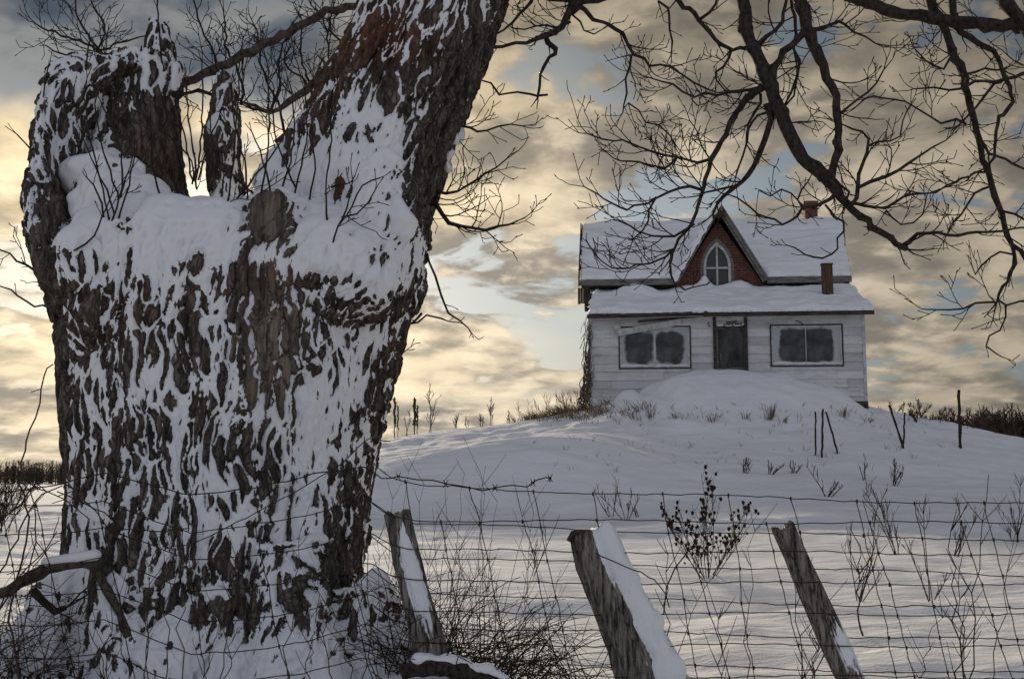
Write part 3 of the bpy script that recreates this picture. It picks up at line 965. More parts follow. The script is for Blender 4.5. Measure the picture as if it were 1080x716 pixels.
# G and H, sprays between
limb([(690, -60), (713, 0), (726, 11), (738, 20), (748, 36), (760, 48), (772, 51), (788, 52)], [6.6, 6.5, 6.48, 6.45, 6.42, 6.4, 6.35, 6.3], [8, 6, 5.5, 5, 4.6, 4.4, 4, 4.4], dens=7, L=(.08, .25))
limb([(738, 19), (748, 14), (754, 6), (757, -4), (756, -20)], [6.45, 6.5], [4, 3.6, 3.2, 3, 2.6], dens=8)
limb([(772, 52), (769, 62), (763, 70), (755, 76), (757, 84), (764, 95)], [6.38, 6.35], [3.2, 3, 2.6, 2.4, 2, 1.6], dens=13, L=(.08, .22))
limb([(803, 92), (793, 96), (783, 97), (772, 96), (757, 99), (744, 99), (732, 103), (720, 97), (709, 90), (698, 86), (688, 82), (678, 80)], [6.3, 6.35], [4, 3.6, 3.4, 3.2, 3, 2.8, 2.6, 2.4, 2.2, 2, 1.8, 1.4], dens=16, up=.85, L=(.10, .28))
limb([(590, -60), (606, 2), (617, 10), (626, 19), (634, 23), (648, 31), (658, 35), (662, 48), (667, 58), (678, 64), (688, 68), (698, 68), (707, 71), (718, 79), (730, 88), (744, 94), (757, 98)], [6.6, 6.4], [14, 8, 5, 4.6, 4.2, 4, 4, 3.8, 3.6, 3.2, 3, 2.8, 2.6, 2.4, 2.2, 2, 1.6], dens=13, up=.8, start=.45, L=(.08, .26))
limb([(667, 58), (663, 70), (662, 84), (661, 98), (658, 112), (657, 119)], [6.45, 6.4], [3, 2.8, 2.4, 2.2, 1.8, 1.4], dens=14, up=.5, L=(.08, .2))
limb([(658, 112), (664, 108), (674, 118), (682, 128), (694, 134), (704, 142), (712, 152)], [6.4, 6.4], [1.6, 1.8, 1.8, 1.8, 1.7, 1.6, 1.4], dens=13, up=.8, L=(.08, .24))
limb([(696, 2), (704, 8), (706, 18), (707, 32), (709, 45), (708, 58)], [6.5, 6.5], [2.6, 2.6, 2.6, 2.4, 2, 1.5], dens=7, L=(.06, .16))
# K: knob over the middle and its drooping twigs
limb([(570, -310), (590, -150), (604, -40), (607, -5), (607, 6), (603, 15)], [6.5, 6.6], [40, 28, 22, 20, 16, 6], dens=0, sides=12)
limb([(568, -4), (580, 0), (595, 2), (612, 2), (630, 1), (645, -2), (660, -8)], [6.6, 6.6], [4, 5, 6, 7, 6, 5, 4], dens=5, L=(.06, .2))
limb([(603, 4), (600, 14), (598, 20), (594, 29), (585, 34), (574, 37), (566, 42), (556, 45), (544, 46), (530, 48), (515, 50), (505, 53), (495, 63)], [6.6, 6.5], [9, 8, 7.5, 7, 6, 7, 5, 4.4, 4, 3.6, 3.4, 3, 2.4], dens=8, L=(.08, .3), up=.5)
limb([(574, 38), (579, 46), (586, 52), (586, 57), (580, 62), (573, 71), (569, 80), (568, 92), (567, 103)], [6.6, 6.55], [6, 7, 7, 5, 4, 3.6, 3.4, 3, 3], dens=3, L=(.05, .12))
limb([(578, 101), (567, 101), (556, 98), (545, 97), (535, 98), (526, 99), (518, 89), (508, 85), (498, 80), (486, 77)], [6.55, 6.5], [2.4, 3, 2.8, 2.6, 2.4, 2.4, 2, 1.8, 1.6, 1.2], dens=3, L=(.06, .14))
limb([(566, -20), (560, 2), (549, 14), (540, 24), (530, 34), (520, 38), (511, 40)], [6.6, 6.5], [4, 3.6, 3.4, 3, 2.6, 2.2, 1.8], dens=7, L=(.06, .2))
limb([(600, 22), (586, 30), (576, 26), (566, 28), (552, 32), (540, 30)], [6.6, 6.7], [2.6, 2.4, 2.2, 2, 1.8, 1.4], dens=15, up=.9, L=(.1, .3))
limb([(602, 14), (612, 24), (618, 30), (626, 36), (634, 32)], [6.6, 6.6], [2.4, 2.2, 2, 1.8, 1.4], dens=12, up=.4, L=(.06, .2))
# twigs from the right flank of the trunk
limb([(452, 212), (460, 216), (466, 226), (475, 235), (486, 239), (498, 241), (512, 240), (525, 239), (537, 236), (546, 233)], [6.5, 6.5], [6, 5.5, 5, 4.6, 4, 3.4, 3, 2.6, 2.2, 1.6], dens=24, up=.7, L=(.10, .34))
limb([(455, 206), (463, 203), (472, 203), (482, 202), (496, 195), (510, 185), (522, 176), (534, 168)], [6.5, 6.4], [3.4, 3.2, 3, 2.8, 2.6, 2.4, 2, 1.5], dens=17, up=.6, L=(.09, .26))
limb([(476, 134), (485, 132), (494, 136), (503, 139), (514, 137), (525, 133), (538, 132), (550, 133)], [6.5, 6.4], [3, 2.8, 2.6, 2.4, 2.2, 2, 1.8, 1.4], dens=18, up=.7, L=(.08, .24))
limb([(449, 268), (453, 278), (459, 292), (466, 310), (474, 330), (484, 338), (494, 346)], [6.5, 6.45], [2.8, 2.6, 2.4, 2.2, 2, 1.8, 1.4], dens=4, up=-.2, L=(.04, .12))
limb([(442, 330), (434, 345), (441, 338), (452, 334), (466, 336), (482, 340)], [6.5, 6.5], [2.6, 2.2, 2, 2, 1.8, 1.2], dens=4, L=(.03, .1))
limb([(428, 362), (422, 376), (416, 390), (420, 380), (425, 372)], [6.5, 6.5], [2.4, 2.2, 2, 2, 1.6], dens=8, L=(.04, .12))
limb([(66, 304), (48, 296), (34, 284), (18, 276), (2, 262), (-12, 255)], [6.4, 6.3], [3, 2.6, 2.4, 2.2, 1.8, 1.4], dens=9, L=(.08, .22))
limb([(64, 328), (46, 324), (28, 318), (12, 306), (-8, 300)], [6.4, 6.3], [2.8, 2.4, 2.2, 1.8, 1.4], dens=8, L=(.06, .2))
# right-hand limbs
limb([(968, -115), (979, -5), (990, 18), (1000, 45), (1013, 70), (1020, 100), (1027, 130), (1035, 160), (1043, 185), (1050, 206), (1059, 236), (1068, 258), (1088, 278)], [6.5, 6.3], [14, 10, 10, 9.5, 9, 8, 7.5, 7, 7, 6.5, 6, 5.5, 4], dens=6, sides=10, L=(.1, .3))
limb([(998, -110), (1003, 0), (1009, 18), (1015, 34), (1032, 45), (1050, 54), (1054, 66), (1060, 82), (1066, 100), (1065, 116), (1054, 124), (1050, 138), (1050, 156), (1044, 172)], [6.5, 6.2], [9, 8, 8, 7, 6.5, 6, 5, 5, 4.6, 4.4, 4, 3.6, 3.2, 2.6], dens=7, L=(.1, .28))
limb([(1095, 74), (1080, 78), (1062, 84), (1048, 87), (1030, 86), (1015, 92), (1000, 94), (984, 94), (964, 94)], [6.3, 6.3], [4, 4, 4, 3.6, 3.2, 2.8, 2.4, 2, 1.5], dens=9, up=.4, L=(.08, .26))
limb([(1062, 82), (1048, 90), (1038, 102), (1028, 112), (1021, 122)], [6.3, 6.3], [3.6, 3.4, 3.2, 3, 2.6], dens=9, L=(.08, .2))
limb([(1020, 130), (1008, 128), (995, 130), (982, 124), (970, 116), (955, 110), (945, 106), (930, 103), (912, 103), (904, 112)], [6.3, 6.2], [3, 2.8, 2.6, 2.4, 2.2, 2, 2, 1.9, 1.8, 1.5], dens=12, up=.5, L=(.08, .28))
limb([(1004, 60), (996, 72), (985, 70), (975, 64), (965, 52)], [6.3, 6.3], [3, 2.8, 2.4, 2, 1.5], dens=16, up=.8, L=(.08, .26))
limb([(1016, 78), (1028, 76), (1040, 72), (1055, 74), (1066, 70)], [6.3, 6.4], [3, 2.6, 2.4, 2, 1.6], dens=15, up=.7, L=(.08, .24))
limb([(1040, 180), (1028, 184), (1014, 190), (1000, 196), (988, 202), (975, 204)], [6.3, 6.2], [2.8, 2.6, 2.4, 2.2, 1.8, 1.4], dens=16, up=.7, L=(.1, .3))
limb([(1046, 196), (1036, 200), (1024, 212), (1014, 226), (1005, 236), (1000, 246)], [6.3, 6.2], [2.8, 2.6, 2.4, 2.2, 1.8, 1.5], dens=14, up=.5, L=(.08, .26))
limb([(1030, 140), (1044, 162), (1058, 168), (1070, 172), (1086, 180)], [6.3, 6.3], [3.6, 3.4, 3, 2.8, 2.4], dens=11, L=(.1, .26))
limb([(1056, 222), (1068, 228), (1078, 232), (1092, 240)], [6.3, 6.3], [3, 2.8, 2.6, 2], dens=12, L=(.08, .22))
# Q group, right of A
limb([(893, 214), (900, 215), (903, 208), (906, 198), (905, 184), (911, 172), (915, 157), (914, 146), (908, 140), (899, 136), (888, 131)], [6.2, 6.1], [5, 5, 4.8, 4.4, 4.2, 4, 3.6, 3.2, 2.8, 2.4, 1.8], dens=8, L=(.08, .26))
limb([(907, 197), (918, 194), (932, 188), (945, 181), (959, 173), (972, 163), (985, 156), (998, 148)], [6.15, 6.1], [4, 3.8, 3.6, 3.2, 2.8, 2.4, 2, 1.5], dens=13, up=.5, L=(.1, .28))
limb([(899, 214), (910, 217), (922, 218), (934, 221), (944, 214), (952, 208), (964, 204), (980, 203), (996, 198)], [6.2, 6.1], [3.6, 3.4, 3.2, 3, 2.8, 2.6, 2.2, 1.8, 1.4], dens=14, up=.6, L=(.1, .28))
limb([(934, 221), (940, 230), (950, 236), (962, 234), (972, 226), (976, 214)], [6.15, 6.1], [2.4, 2.2, 2, 1.9, 1.7, 1.4], dens=12, up=.8, L=(.08, .2))
limb([(881, 190), (889, 196), (897, 202), (894, 208)], [6.2, 6.2], [3.4, 3.2, 3, 2.6], dens=10, L=(.08, .2))
limb([(915, 155), (926, 148), (938, 150), (948, 143), (950, 128), (956, 118)], [6.1, 6.0], [2.6, 2.4, 2.2, 2, 1.8, 1.4], dens=14, up=.5, L=(.08, .24))
limb([(886, 120), (896, 112), (905, 103), (915, 98), (924, 88), (932, 74)], [6.1, 6.0], [3, 2.8, 2.6, 2.4, 2, 1.5], dens=14, up=.6, L=(.08, .26))
# loop under A and over the main roof
limb([(879, 203), (876, 210), (871, 215), (860, 217), (847, 221), (841, 228), (834, 233), (825, 235), (816, 234), (808, 230), (800, 225), (790, 216), (780, 208), (770, 206)], [6.2, 6.35], [4, 3.8, 3.6, 3.4, 3.2, 3, 2.8, 2.8, 2.6, 2.4, 2.2, 2, 1.8, 1.4], dens=9, up=.6, L=(.07, .22))
limb([(871, 215), (875, 222), (882, 229), (889, 234), (890, 244), (886, 253), (884, 262), (878, 268), (868, 272), (858, 272), (848, 270), (838, 265), (831, 259)], [6.25, 6.3], [2.8, 2.6, 2.4, 2.3, 2.2, 2.1, 2, 2, 1.9, 1.8, 1.7, 1.5, 1.2], dens=6, up=.6, L=(.05, .12))
limb([(847, 220), (843, 210), (846, 200), (853, 192), (856, 184)], [6.3, 6.3], [2.2, 2, 1.8, 1.6, 1.3], dens=9, L=(.06, .16))
limb([(800, 200), (812, 206), (824, 202), (836, 205), (844, 214)], [6.3, 6.3], [1.6, 1.8, 1.8, 1.8, 1.7], dens=14, up=.8, L=(.08, .2))
# dangling end, lower right
limb([(1068, 258), (1070, 268), (1071, 278), (1066, 290), (1059, 303), (1052, 317)], [6.3, 6.2], [4.4, 4, 4, 3.6, 3.2, 2.6], dens=7, L=(.06, .2))
limb([(1052, 318), (1040, 320), (1029, 320), (1015, 325), (1001, 327), (986, 329), (972, 326)], [6.2, 6.2], [2.6, 2.4, 2.2, 2, 1.8, 1.7, 1.3], dens=12, up=.7, L=(.08, .26))
limb([(1052, 318), (1062, 322), (1072, 318), (1086, 316)], [6.2, 6.2], [2.4, 2.2, 2, 1.6], dens=10, up=.5, L=(.06, .18))
limb([(1058, 322), (1060, 334), (1054, 345), (1044, 354), (1041, 364), (1047, 374), (1056, 376)], [6.2, 6.2], [2.2, 2, 1.9, 1.8, 1.7, 1.5, 1.2], dens=8, up=.2, L=(.06, .16))
limb([(1070, 268), (1056, 266), (1044, 272), (1036, 281), (1028, 288), (1025, 280)], [6.25, 6.2], [2.6, 2.4, 2.2, 2, 1.8, 1.4], dens=9, up=.6, L=(.06, .16))
# behind the broken top, left
limb([(398, 2), (380, 8), (366, 8), (345, 12), (320, 26), (290, 42), (265, 55), (240, 66), (215, 78), (197, 88), (186, 92)], [6.9, 7.2], [8, 8, 9, 9, 10, 10, 10, 10, 10, 9, 7], dens=6, L=(.15, .45), up=.7, mat='limb_pale', sides=10)
limb([(392, 6), (380, 22), (370, 40), (352, 62), (338, 80), (322, 95), (305, 108), (285, 118), (268, 112), (256, 108)], [6.8, 7.1], [7, 8, 8, 8, 8, 9, 7, 5, 4, 3], dens=5, L=(.12, .4), up=.7, mat='limb_pale')
limb([(356, 92), (344, 104), (330, 120), (316, 134), (304, 144), (292, 152)], [6.7, 6.75], [7, 8, 9, 10, 10, 11], dens=5, L=(.12, .34), up=.9, mat='limb_pale')
limb([(200, 88), (180, 100), (210, 96), (228, 102), (250, 108)], [7.2, 7.2], [2, 3, 4, 4, 4], dens=8, L=(.1, .3), up=.6)
for (a, b) in (((330, 140), (318, 20)), ((300, 150), (270, 30)), ((345, 110), (352, 5)), ((255, 110), (236, 15)), ((285, 118), (305, 30)), ((230, 90), (205, -10)), ((325, 95), (300, 60)), ((365, 60), (340, 15))):
    x0, y0 = a; x1, y1 = b
    limb([a, (x0 * .7 + x1 * .3 + 4, y0 * .7 + y1 * .3), (x0 * .35 + x1 * .65 - 4, y0 * .35 + y1 * .65), b], [7.1, 7.3], [3, 2.6, 2.2, 1.6], dens=13, up=.6, L=(.1, .34), depth=2)
limb([(112, 62), (104, 54), (96, 42), (88, 30), (80, 12), (78, -6)], [7.1, 7.2], [3.4, 3, 2.6, 2.4, 2, 1.5], dens=13, up=.6, L=(.1, .34))
limb([(110, 60), (98, 50), (84, 46), (70, 40), (58, 34), (44, 30), (36, 24)], [7.1, 7.2], [3, 2.8, 2.6, 2.4, 2.2, 1.8, 1.4], dens=12, up=.7, L=(.1, .3))
limb([(98, 64), (84, 60), (70, 58), (56, 54), (46, 48)], [7.0, 7.1], [2.6, 2.4, 2.2, 1.8, 1.4], dens=9, up=.7, L=(.06, .18))
limb([(104, 52), (112, 36), (106, 20), (98, 8), (92, -8)], [7.1, 7.2], [2.4, 2.2, 2, 1.8, 1.4], dens=13, up=.5, L=(.08, .26))
limb([(108, 54), (122, 46), (134, 44), (146, 40), (154, 38)], [7.1, 7.2], [2.4, 2.2, 2, 1.7, 1.4], dens=14, up=.6, L=(.06, .2))


# suckers: straight dark shoots standing from the fork and the stub
def sucker(pts, Y, w, dens=3, L=(.05, .16), depth=1, mat='sucker'):
    # rooted on the bark or snow that stands at its foot
    o = Vector((0, 0, EYE)); d_ = (at(*pts[0], 6) - o).normalized()
    ys = [h[0].y for h in (TRUNK_BVH.ray_cast(o, d_), CAP_BVH.ray_cast(o, d_)) if h[0] is not None]
    if ys and min(ys) < Y[0] + .5: Y = [min(ys) + .02, min(ys) + (Y[1] - Y[0]) - .12]
    return limb(pts, Y, w, dens=dens, L=L, depth=depth, mat=mat, sides=6, name='sucker_shoot', tw='side_twigs', up=.8, jit=.003)


for pts, Y in (
        ([(172, 78), (168, 40), (166, 0), (167, -30)], [6.78, 6.75]), ([(118, 240), (108, 200), (96, 150), (88, 96)], [6.0, 6.1]), ([(122, 232), (112, 200), (100, 176), (86, 140)], [5.98, 6.05]),
        ([(126, 212), (116, 180), (106, 150), (100, 110)], [6.0, 6.1]), ([(88, 90), (92, 60), (96, 40), (99, 50)], [6.4, 6.4]), ([(128, 208), (130, 180), (124, 150), (112, 120)], [5.98, 6.05]),
        ([(110, 232), (104, 205), (92, 188)], [5.98, 6.0]), ([(116, 238), (126, 210), (132, 190), (140, 164)], [5.98, 6.0]), ([(122, 240), (136, 195), (142, 165)], [5.95, 5.98]),
        ([(30, 170), (36, 140), (44, 108), (50, 74)], [6.3, 6.3]), ([(34, 160), (26, 150), (18, 142)], [6.3, 6.3]),
        ([(208, 200), (204, 160), (198, 120), (196, 80)], [6.5, 6.6]), ([(206, 195), (212, 150), (214, 110), (213, 70)], [6.6, 6.7]), ([(203, 195), (196, 150), (186, 110)], [6.6, 6.65]),
        ([(210, 190), (220, 150), (232, 120)], [6.55, 6.6]), ([(240, 215), (246, 170), (250, 120), (252, 80)], [6.3, 6.4]), ([(262, 212), (258, 170), (248, 130), (244, 92)], [6.3, 6.4]),
        ([(276, 205), (282, 160), (284, 110), (280, 60)], [6.3, 6.4]), ([(285, 205), (278, 170), (266, 140)], [6.25, 6.3]), ([(298, 200), (306, 170), (310, 130), (306, 90)], [6.2, 6.3]),
        ([(310, 208), (318, 175), (324, 140), (322, 100)], [6.15, 6.2]), ([(315, 205), (304, 180), (292, 150), (288, 120)], [6.2, 6.2]), ([(326, 212), (332, 180), (330, 150)], [6.1, 6.1]),
        ([(345, 235), (344, 200), (348, 160), (350, 115)], [5.98, 6.05]), ([(350, 262), (356, 240), (366, 220), (372, 190)], [5.88, 5.9]), ([(356, 240), (366, 228), (382, 196), (400, 188)], [5.88, 5.9]),
        ([(358, 230), (376, 226), (388, 214), (396, 200)], [5.88, 5.9]), ([(205, 192), (202, 170), (180, 145)], [6.6, 6.6]),
        ([(268, 205), (240, 180), (226, 160), (222, 130)], [6.35, 6.4]), ([(250, 210), (270, 185), (296, 150), (310, 120)], [6.25, 6.3]), ([(330, 208), (356, 196), (370, 192)], [6.05, 6.0]),
        ([(70, 270), (90, 256), (104, 240), (112, 218), (118, 205)], [5.9, 5.95]), ([(168, 205), (160, 175), (160, 150)], [6.2, 6.2])):
    sucker(pts, Y, [2.3, 1.5], dens=random.choice((2, 3, 4)))

# dead low branch and roots at the foot, left
lb = limb([(118, 603), (100, 594), (86, 592), (70, 594), (50, 600), (30, 610), (0, 625), (-40, 646)], [5.78, 5.62, 5.6, 5.6, 5.6, 5.58, 5.55, 5.5], [15, 15, 14, 13, 13, 12, 12, 11], dens=0, sides=12, mat='limb_pale', name='low_branch', lab='thick dead low branch with a strip of snow on top')
mb = MB()
for k in range(9):
    u = k / 8
    p = at(100 - 50 * u, 585 + 7 * u, 5.58)
    mb.ell(p, (.035, .035, .03 - .006 * u), seg=12, rings=8)
sm = remesh(mb, 0.008)
q_ = smooth_co(sm, get_co(sm), 8) - np.array(TL)
set_co(sm, q_); sm.materials.append(M['snow'])
sm.polygons.foreach_set('use_smooth', [True] * len(sm.polygons))
o = bpy.data.objects.new('snow_strip', sm); COL.objects.link(o); o.parent = lb
limb([(100, 597), (108, 612), (118, 630), (128, 650), (138, 672), (145, 700), (148, 730)], [5.66, 5.58], [10, 10, 9, 9, 9, 9, 9], dens=0, sides=10, mat='limb_pale', name='root')
limb([(34, 622), (44, 634), (58, 644), (70, 640)], [5.7, 5.75], [9, 9, 8, 6], dens=3, mat='limb', name='dead_spur')

# ------------------------------------------------------------------ the farmhouse
random.seed(5)
HP = at(622, 416, 35.0)
HROT = -R(5.0)
house = empty('farmhouse', (HP.x, HP.y, 3.45), 'abandoned white-boarded farmhouse with a red brick gable and snow-covered roofs on the rise', 'house', rz=HROT)
HM = Matrix.Translation(house.location) @ Matrix.Rotation(HROT, 4, 'Z')
HI = HM.inverted()


def hp(px, py, v):
    """House coordinates (along, up) of a photo pixel on the plane v metres behind the front wall."""
    o = HI @ Vector((0, 0, EYE))
    q = HI @ at(px, py, 30)
    d_ = q - o
    k = (v - o.y) / d_.y
    p = o + d_ * k
    return p.x, p.z


def hpart(name, mb, mat, parent=None, smooth=False, lab=None):
    o = mb.build(name, mat, parent or house, smooth)
    if lab: o['label'] = lab
    return o


WU = hp(913, 400, 0)[0]                      # width of the front wall
WT = hp(760, 330, 0)[1]                      # top of the front wall
VM = 2.5                                     # main block stands behind the lean-to
VR = VM + 3.1                                # ridge

# openings in the front wall
wl0, wl1 = hp(654, 388, 0), hp(727, 345, 0)
wr0, wr1 = hp(814, 385.5, 0), hp(887, 343, 0)
dl0, dl1 = hp(755, 396, 0), hp(787, 339, 0)
d_bot = 0.45
OPEN = [(wl0[0], wl1[0], wl0[1], wl1[1]), (wr0[0], wr1[0], wr0[1], wr1[1]), (dl0[0], dl1[0], d_bot, dl1[1])]

# clapboards, each a tilted board with its own weathering
mb = MB()
row = 0.262
z = -0.5
ri = 0
while z < WT:
    z1 = min(z + row, WT)
    cuts = {0.0, WU}
    u = random.uniform(.6, 2.6)
    while u < WU - .4:
        cuts.add(u)
        u += random.uniform(2.2, 4.8)
    for a, b, c, d_ in OPEN:
        if d_ > z + .02 and c < z1 - .02:
            cuts.update((a, b))
    cl_ = sorted(cuts)
    for a, b in zip(cl_[:-1], cl_[1:]):
        if b - a < .02: continue
        m_ = (a + b) / 2
        zz0, zz1 = z, z1
        skip = False
        for oa, ob, oc, od in OPEN:
            if oa - .01 < m_ < ob + .01:
                if oc <= z + .02 and od >= z1 - .02: skip = True
                elif oc < z1 and od > z:
                    if oc > z + .02: zz1 = min(zz1, oc)
                    elif od < z1 - .02: zz0 = max(zz0, od)
        if skip or zz1 - zz0 < .015: continue
        mb.col = min(1, max(0, random.gauss(.60, .18)))
        g = random.uniform(.001, .004)
        dz0, dz1 = random.gauss(0, .005), random.gauss(0, .005)
        lip = random.uniform(.026, .036)
        mb.hexa([(a + g, -lip - .012, zz0 + dz0), (b - g, -lip - .012, zz0 + dz1), (b - g, .03, zz0), (a + g, .03, zz0),
                 (a + g, -.012, zz1 + .006), (b - g, -.012, zz1 + .006), (b - g, .03, zz1), (a + g, .03, zz1)])
    z = z1
    ri += 1
hpart('front_wall', mb, M['siding'])
mb = MB(); mb.col = .35
# side and inner walls of the lean-to and the main block
mb.hexa([(.0, .035, -.6), (.1, .035, -.6), (.1, VM, -.6), (.0, VM, -.6), (.0, .035, WT - .05), (.1, .035, WT - .05), (.1, VM, WT + 1.2), (.0, VM, WT + 1.2)])
hpart('side_wall', mb, M['siding'])
mb = MB(); mb.col = .35
mb.hexa([(WU - .1, .035, -.6), (WU, .035, -.6), (WU, VM, -.6), (WU - .1, VM, -.6), (WU - .1, .035, WT - .05), (WU, .035, WT - .05), (WU, VM, WT + 1.2), (WU - .1, VM, WT + 1.2)])
hpart('side_wall', mb, M['siding'])
mb = MB()
mb.box(.12, WU - .12, 2.2, 2.3, -.6, WT + .6)
hpart('inner_wall', mb, M['room'])
mb = MB()
EM = hp(700, 299, VM)[1]                     # underside of the main eave
RZ = hp(745, 231.5, VR)[1]                     # ridge
U0, U1 = hp(617, 300, VM)[0], hp(893, 300, VM)[0]
mb.box(U0 + .12, U1 - .1, VM + .02, VM + .2, -.6, EM - .02)
mb.box(U0 + .12, U0 + .3, VM + .21, VR + 3, -.6, EM - .02)
mb.box(U1 - .28, U1 - .1, VM + .21, VR + 3, -.6, EM - .02)
mb.box(U0 + .12, U1 - .1, VR + 3.01, VR + 3.2, -.6, EM - .02)
for ua, ub in ((U0 + .12, U0 + .3), (U1 - .28, U1 - .1)):
    b = len(mb.v)
    mb.v += [Vector(q) for q in ((ua, VM + .21, EM - .02), (ua, VR + 3, EM - .02), (ua, VR, RZ - .25), (ub, VM + .21, EM - .02), (ub, VR + 3, EM - .02), (ub, VR, RZ - .25))]
    for f in ((0, 1, 2), (5, 4, 3), (0, 3, 4, 1), (1, 4, 5, 2), (2, 5, 3, 0)): mb.face(*[b + k for k in f])
hpart('main_wall', mb, M['dark_wood'])


def snow_sheet(name, corner, thick, parent=None, res=.05, seed=0, edge=.10, bumps=(), ragged=.06, lab=None):
    """Snow lying on a slope: corner(u, v) gives the board below (u, v in 0..1); soft uneven top, rounded ragged rim."""
    c00, c10, c01, c11 = [Vector(q) for q in corner]
    lu, lv = (c10 - c00).length, (c01 - c00).length
    nu, nv = max(8, int(lu / res)), max(8, int(lv / res))
    Ug, Vg = np.meshgrid(np.linspace(0, 1, nu), np.linspace(0, 1, nv))
    Ug, Vg = Ug.ravel(), Vg.ravel()
    A = np.array([c00, c10, c01, c11])
    base = ((1 - Ug) * (1 - Vg))[:, None] * A[0] + (Ug * (1 - Vg))[:, None] * A[1] + ((1 - Ug) * Vg)[:, None] * A[2] + (Ug * Vg)[:, None] * A[3]
    q = np.stack([Ug * lu, Vg * lv, np.full_like(Ug, seed * 7.7)], 1)
    dd = np.minimum(np.minimum(Ug, 1 - Ug) * lu, np.minimum(Vg, 1 - Vg) * lv)
    rim = np.sqrt(np.clip(1 - (1 - np.clip(dd / edge, 0, 1)) ** 2, 0, 1))
    th = thick * (1 + .8 * fbm(q * .8, 4)) + .05 * perlin(q * np.array([1.2, 3.5, 1]))
    for bu, bv, ru, rv, h in bumps:
        th = th + h * np.exp(-((Ug - bu) / ru) ** 2 - ((Vg - bv) / rv) ** 2)
    th = np.clip(th, .015, None) * rim + .004
    nrm = (c10 - c00).cross(c01 - c00).normalized()
    if nrm.z < 0: nrm = -nrm
    up = np.array((nrm + Vector((0, 0, 1))).normalized())
    top = base + th[:, None] * up
    # ragged outline
    wob = (perlin(q * 3.1) * ragged + perlin(q * 9) * ragged * .4)
    dirv = np.array((c10 - c00).normalized()); dirw = np.array((c01 - c00).normalized())
    eu = np.where(Ug <= 0, -1, np.where(Ug >= 1, 1, 0)); ev = np.where(Vg <= 0, -1, np.where(Vg >= 1, 1, 0))
    near = np.exp(-dd / .12)
    top = top + (np.sign(Ug - .5) * near * (np.minimum(Ug, 1 - Ug) * lu < .3) * wob)[:, None] * dirv + (np.sign(Vg - .5) * near * (np.minimum(Vg, 1 - Vg) * lv < .3) * wob)[:, None] * dirw
    n = len(top)
    v = np.concatenate([top, base - np.array(nrm) * 0.002])
    f = []
    flip = (c10 - c00).cross(c01 - c00).z < 0
    for j in range(nv - 1):
        for i in range(nu - 1):
            a = j * nu + i
            f.append((a, a + 1, a + nu + 1, a + nu)); f.append((n + a, n + a + nu, n + a + nu + 1, n + a + 1))
    rimi = list(range(nu)) + [j * nu + nu - 1 for j in range(1, nv)] + [(nv - 1) * nu + i for i in range(nu - 2, -1, -1)] + [j * nu for j in range(nv - 2, 0, -1)]
    for k in range(len(rimi)):
        a, b = rimi[k], rimi[(k + 1) % len(rimi)]
        f.append((b, a, n + a, n + b))
    if flip: f = [q_[::-1] for q_ in f]
    me = bpy.data.meshes.new(name)
    me.from_pydata(v.tolist(), [], f)
    me.materials.append(M['snow'])
    me.polygons.foreach_set('use_smooth', [True] * len(me.polygons))
    me.update()
    o = bpy.data.objects.new(name, me)
    COL.objects.link(o)
    o.parent = parent or house
    if lab: o['label'] = lab
    return o


# ---- main roof
ov = .34
ve, ze = VM - ov, hp(700, 294, VM - ov)[1]
UA, UB = hp(611.5, 270, VM)[0], hp(898, 291, VM - ov)[0]
UR = hp(888, 233, VR)[0]
mb = MB()
zr = RZ - .12
_pk = hp(757, 222, VM - .02)
GU0 = _pk[0]
GE = hp(808, 291, VM - .4)[0] - GU0                        # half width of the gable roof at the eave
for k in range(11):                                       # roof boards laid along the slope, either side of the gable
    a, b = k / 11, (k + 1) / 11 - .006
    y0, y1 = ve + (VR - ve) * a, ve + (VR - ve) * b
    z0, z1 = ze + (zr - ze) * a, ze + (zr - ze) * b
    for l0, r0 in ((UA + random.uniform(-.02, .10) * (k < 8), GU0 - GE * (1 - a) - .06), (GU0 + GE * (1 - a) + .06, UB + (UR - UB) * a)):
        mb.hexa([(l0, y0, z0 - .05), (r0, y0, z0 - .05), (r0, y1, z1 - .05), (l0, y1, z1 - .05), (l0, y0, z0), (r0, y0, z0), (r0, y1, z1), (l0, y1, z1)])
yb = VR + (VR - ve)
mb.hexa([(UA, VR, zr - .05), (UR, VR, zr - .05), (UB, yb, ze - .05), (UA, yb, ze - .05), (UA, VR, zr), (UR, VR, zr), (UB, yb, ze), (UA, yb, ze)])
roof = hpart('main_roof', mb, M['dark_wood'])
snow_sheet('roof_snow', [(UA + .03, ve - .04, ze + .003), (GU0 - GE - .02, ve - .04, ze + .003), (UA + .02, VR + .03, zr + .02), (GU0 - .01, VR + .03, zr + .02)], .13, roof, seed=1, ragged=.05,
           bumps=((.12, .25, .06, .05, -.12), (.10, .55, .05, .05, -.12), (.2, .62, .12, .03, .05)))
snow_sheet('roof_snow', [(GU0 + GE + .02, ve - .04, ze + .003), (UB - .02, ve - .04, ze + .003), (GU0 + .01, VR + .03, zr + .02), (UR, VR + .03, zr + .02)], .13, roof, seed=9, ragged=.05)
snow_sheet('roof_snow', [(UA + .03, yb, ze + .003), (UB - .02, yb, ze + .003), (UA + .03, VR + .05, zr), (UR - .05, VR + .05, zr)], .12, roof, res=.12, seed=2)
for l0, r0 in ((UA - .01, GU0 - GE - .03), (GU0 + GE + .03, UB)):
    mb = MB()
    mb.box(l0, r0, ve - .045, ve - .005, ze - .20, ze - .01)
    hpart('fascia', mb, M['grey_wood'], roof)
    mb = MB()
    mb.box(l0 + .06, r0 - .05, ve + .0, VM + .01, ze - .215, ze - .19)
    hpart('soffit', mb, M['dark_wood'], roof)
